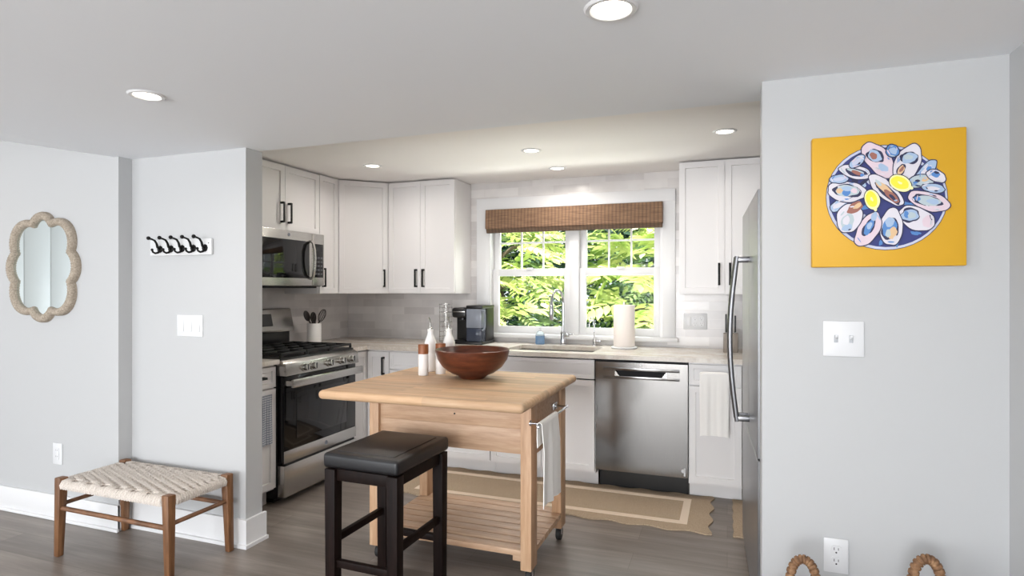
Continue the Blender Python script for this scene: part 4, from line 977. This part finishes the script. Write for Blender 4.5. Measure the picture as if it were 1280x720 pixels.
# ------------------------------------------------------------------ garden behind the window
g = MB().box(-14, 12, 4.9, 26, -.5, -.4); struct('ground', g, M['grass'])
struct('unseen_roof', MB().box(-9, 6, -5.2, 4.76, 2.81, 2.9), M['trim'])  # roof slab out of view, added to keep sun out of the rooms
def frond(b, p, d, L, pairs, ll, rnd):
    d = d.normalized(); up = Vector((0, 0, 1)); side = d.cross(up)
    side = side.normalized() if side.length > .1 else Vector((1, 0, 0)); nrm_ = side.cross(d)
    tilt = rnd.uniform(-.6, .6); side = (side*math.cos(tilt)+nrm_*math.sin(tilt)).normalized(); nrm_ = side.cross(d)
    for k in range(pairs*2+1):
        t_ = (k//2+.6)/pairs; c_ = p+d*(L*t_)-up*(.22*L*t_*t_)
        if k == pairs*2: dr_ = (d-up*.4).normalized()
        else: dr_ = (side*(1 if k % 2 else -1)+d*.55-up*.25+nrm_*rnd.uniform(-.15, .15)).normalized()
        l = ll*(1-.35*abs(t_-.5))*rnd.uniform(.85, 1.1); w = l*.20; sd = dr_.cross(nrm_).normalized()
        v = [c_, c_+dr_*l*.3+sd*w, c_+dr_*l*.7+sd*w*.8, c_+dr_*l-nrm_*l*.1, c_+dr_*l*.7-sd*w*.8, c_+dr_*l*.3-sd*w, c_+dr_*l*.5-nrm_*w*.25]
        vs = [b.verts.new(x) for x in v]
        for q_ in ((0, 1, 6), (1, 2, 6), (2, 3, 6), (3, 4, 6), (4, 5, 6), (5, 0, 6)): b.faces.new([vs[i] for i in q_])
def tree(name, label, x, y, z0, z1, rad, n, L, pairs, ll, lm, seed):
    r = thing(name, label, 'tree', (x, y, -.4), group='trees outside the window'); rnd = random.Random(seed)
    t_ = MB(); t_.tube([(0, 0, 0), (.06, .03, (z0+z1)/3), (-.04, .05, (z0+z1)/1.6), (0, 0, z1)], [.10, .08, .06, .02], 10)
    for k in range(7):
        a = rnd.uniform(0, 6.28); zz = rnd.uniform(z0+.3, z1*.85); t_.tube([(0, 0, zz), (rad*.5*math.cos(a), rad*.5*math.sin(a), zz+.3), (rad*.95*math.cos(a), rad*.95*math.sin(a), zz+.35)], [.035, .022, .008], 8)
    t_.build('trunk', M['bark'], r, False)
    b = bmesh.new(); zc = (z0+z1)/2+.4
    for k in range(n):
        a = rnd.uniform(0, 2*PI); e = math.asin(rnd.uniform(-1, 1)); q_ = rnd.uniform(.35, 1)**.6
        p = Vector((rad*q_*math.cos(a)*math.cos(e), rad*q_*math.sin(a)*math.cos(e), zc+(z1-z0)/2*q_*math.sin(e)))
        d = Vector((math.cos(a)+rnd.uniform(-.6, .6), math.sin(a)+rnd.uniform(-.6, .6), rnd.uniform(-.35, .5)))
        frond(b, p, d, L*rnd.uniform(.7, 1.2), pairs, ll*rnd.uniform(.8, 1.2), rnd)
    f_ = MB(); f_.bm.free(); f_.bm = b; f_.build('foliage', lm, r, False)
    return r
tree('leafy_tree', 'bright yellow green tree close behind the left window pane', -2.75, 6.5, .3, 2.6, .85, 200, .42, 6, .15, M['leaf'], 1)
tree('leafy_tree', 'bright yellow green tree close behind the right window pane', -.45, 6.7, .3, 2.6, .95, 190, .48, 6, .19, M['leaf'], 2)
tree('leafy_tree', 'mid green tree farther back behind the left window pane', -3.6, 9.2, .2, 3.6, 1.2, 300, .42, 6, .14, M['leaf2'], 3)
tree('leafy_tree', 'mid green tree farther back behind the right window pane', -.75, 9.2, .2, 3.4, 1.2, 300, .42, 6, .14, M['leaf2'], 4)
for i, x in enumerate((-6.6, -3.2, .2)):
    tree('dark_tree', 'dark green tree at the back of the garden, ' + ['leftmost of three', 'middle of three', 'rightmost of three'][i], x, 12.6, -.2, 5.4, 1.5, 330, .6, 5, .28, M['leaf3'], 20+i)
hr = random.Random(9); b = bmesh.new()
for k in range(1500):
    frond(b, Vector((hr.uniform(-10, 5), hr.uniform(15.6, 16.6), hr.uniform(-.3, 3.2))), Vector((hr.uniform(-1, 1), hr.uniform(-1, .3), hr.uniform(-.3, .6))), .6, 4, .3, hr)
f_ = MB(); f_.bm.free(); f_.bm = b
o = f_.build('hedge', M['leaf3']); tag(o, 'long dark green hedge closing the garden behind the trees', 'hedge')
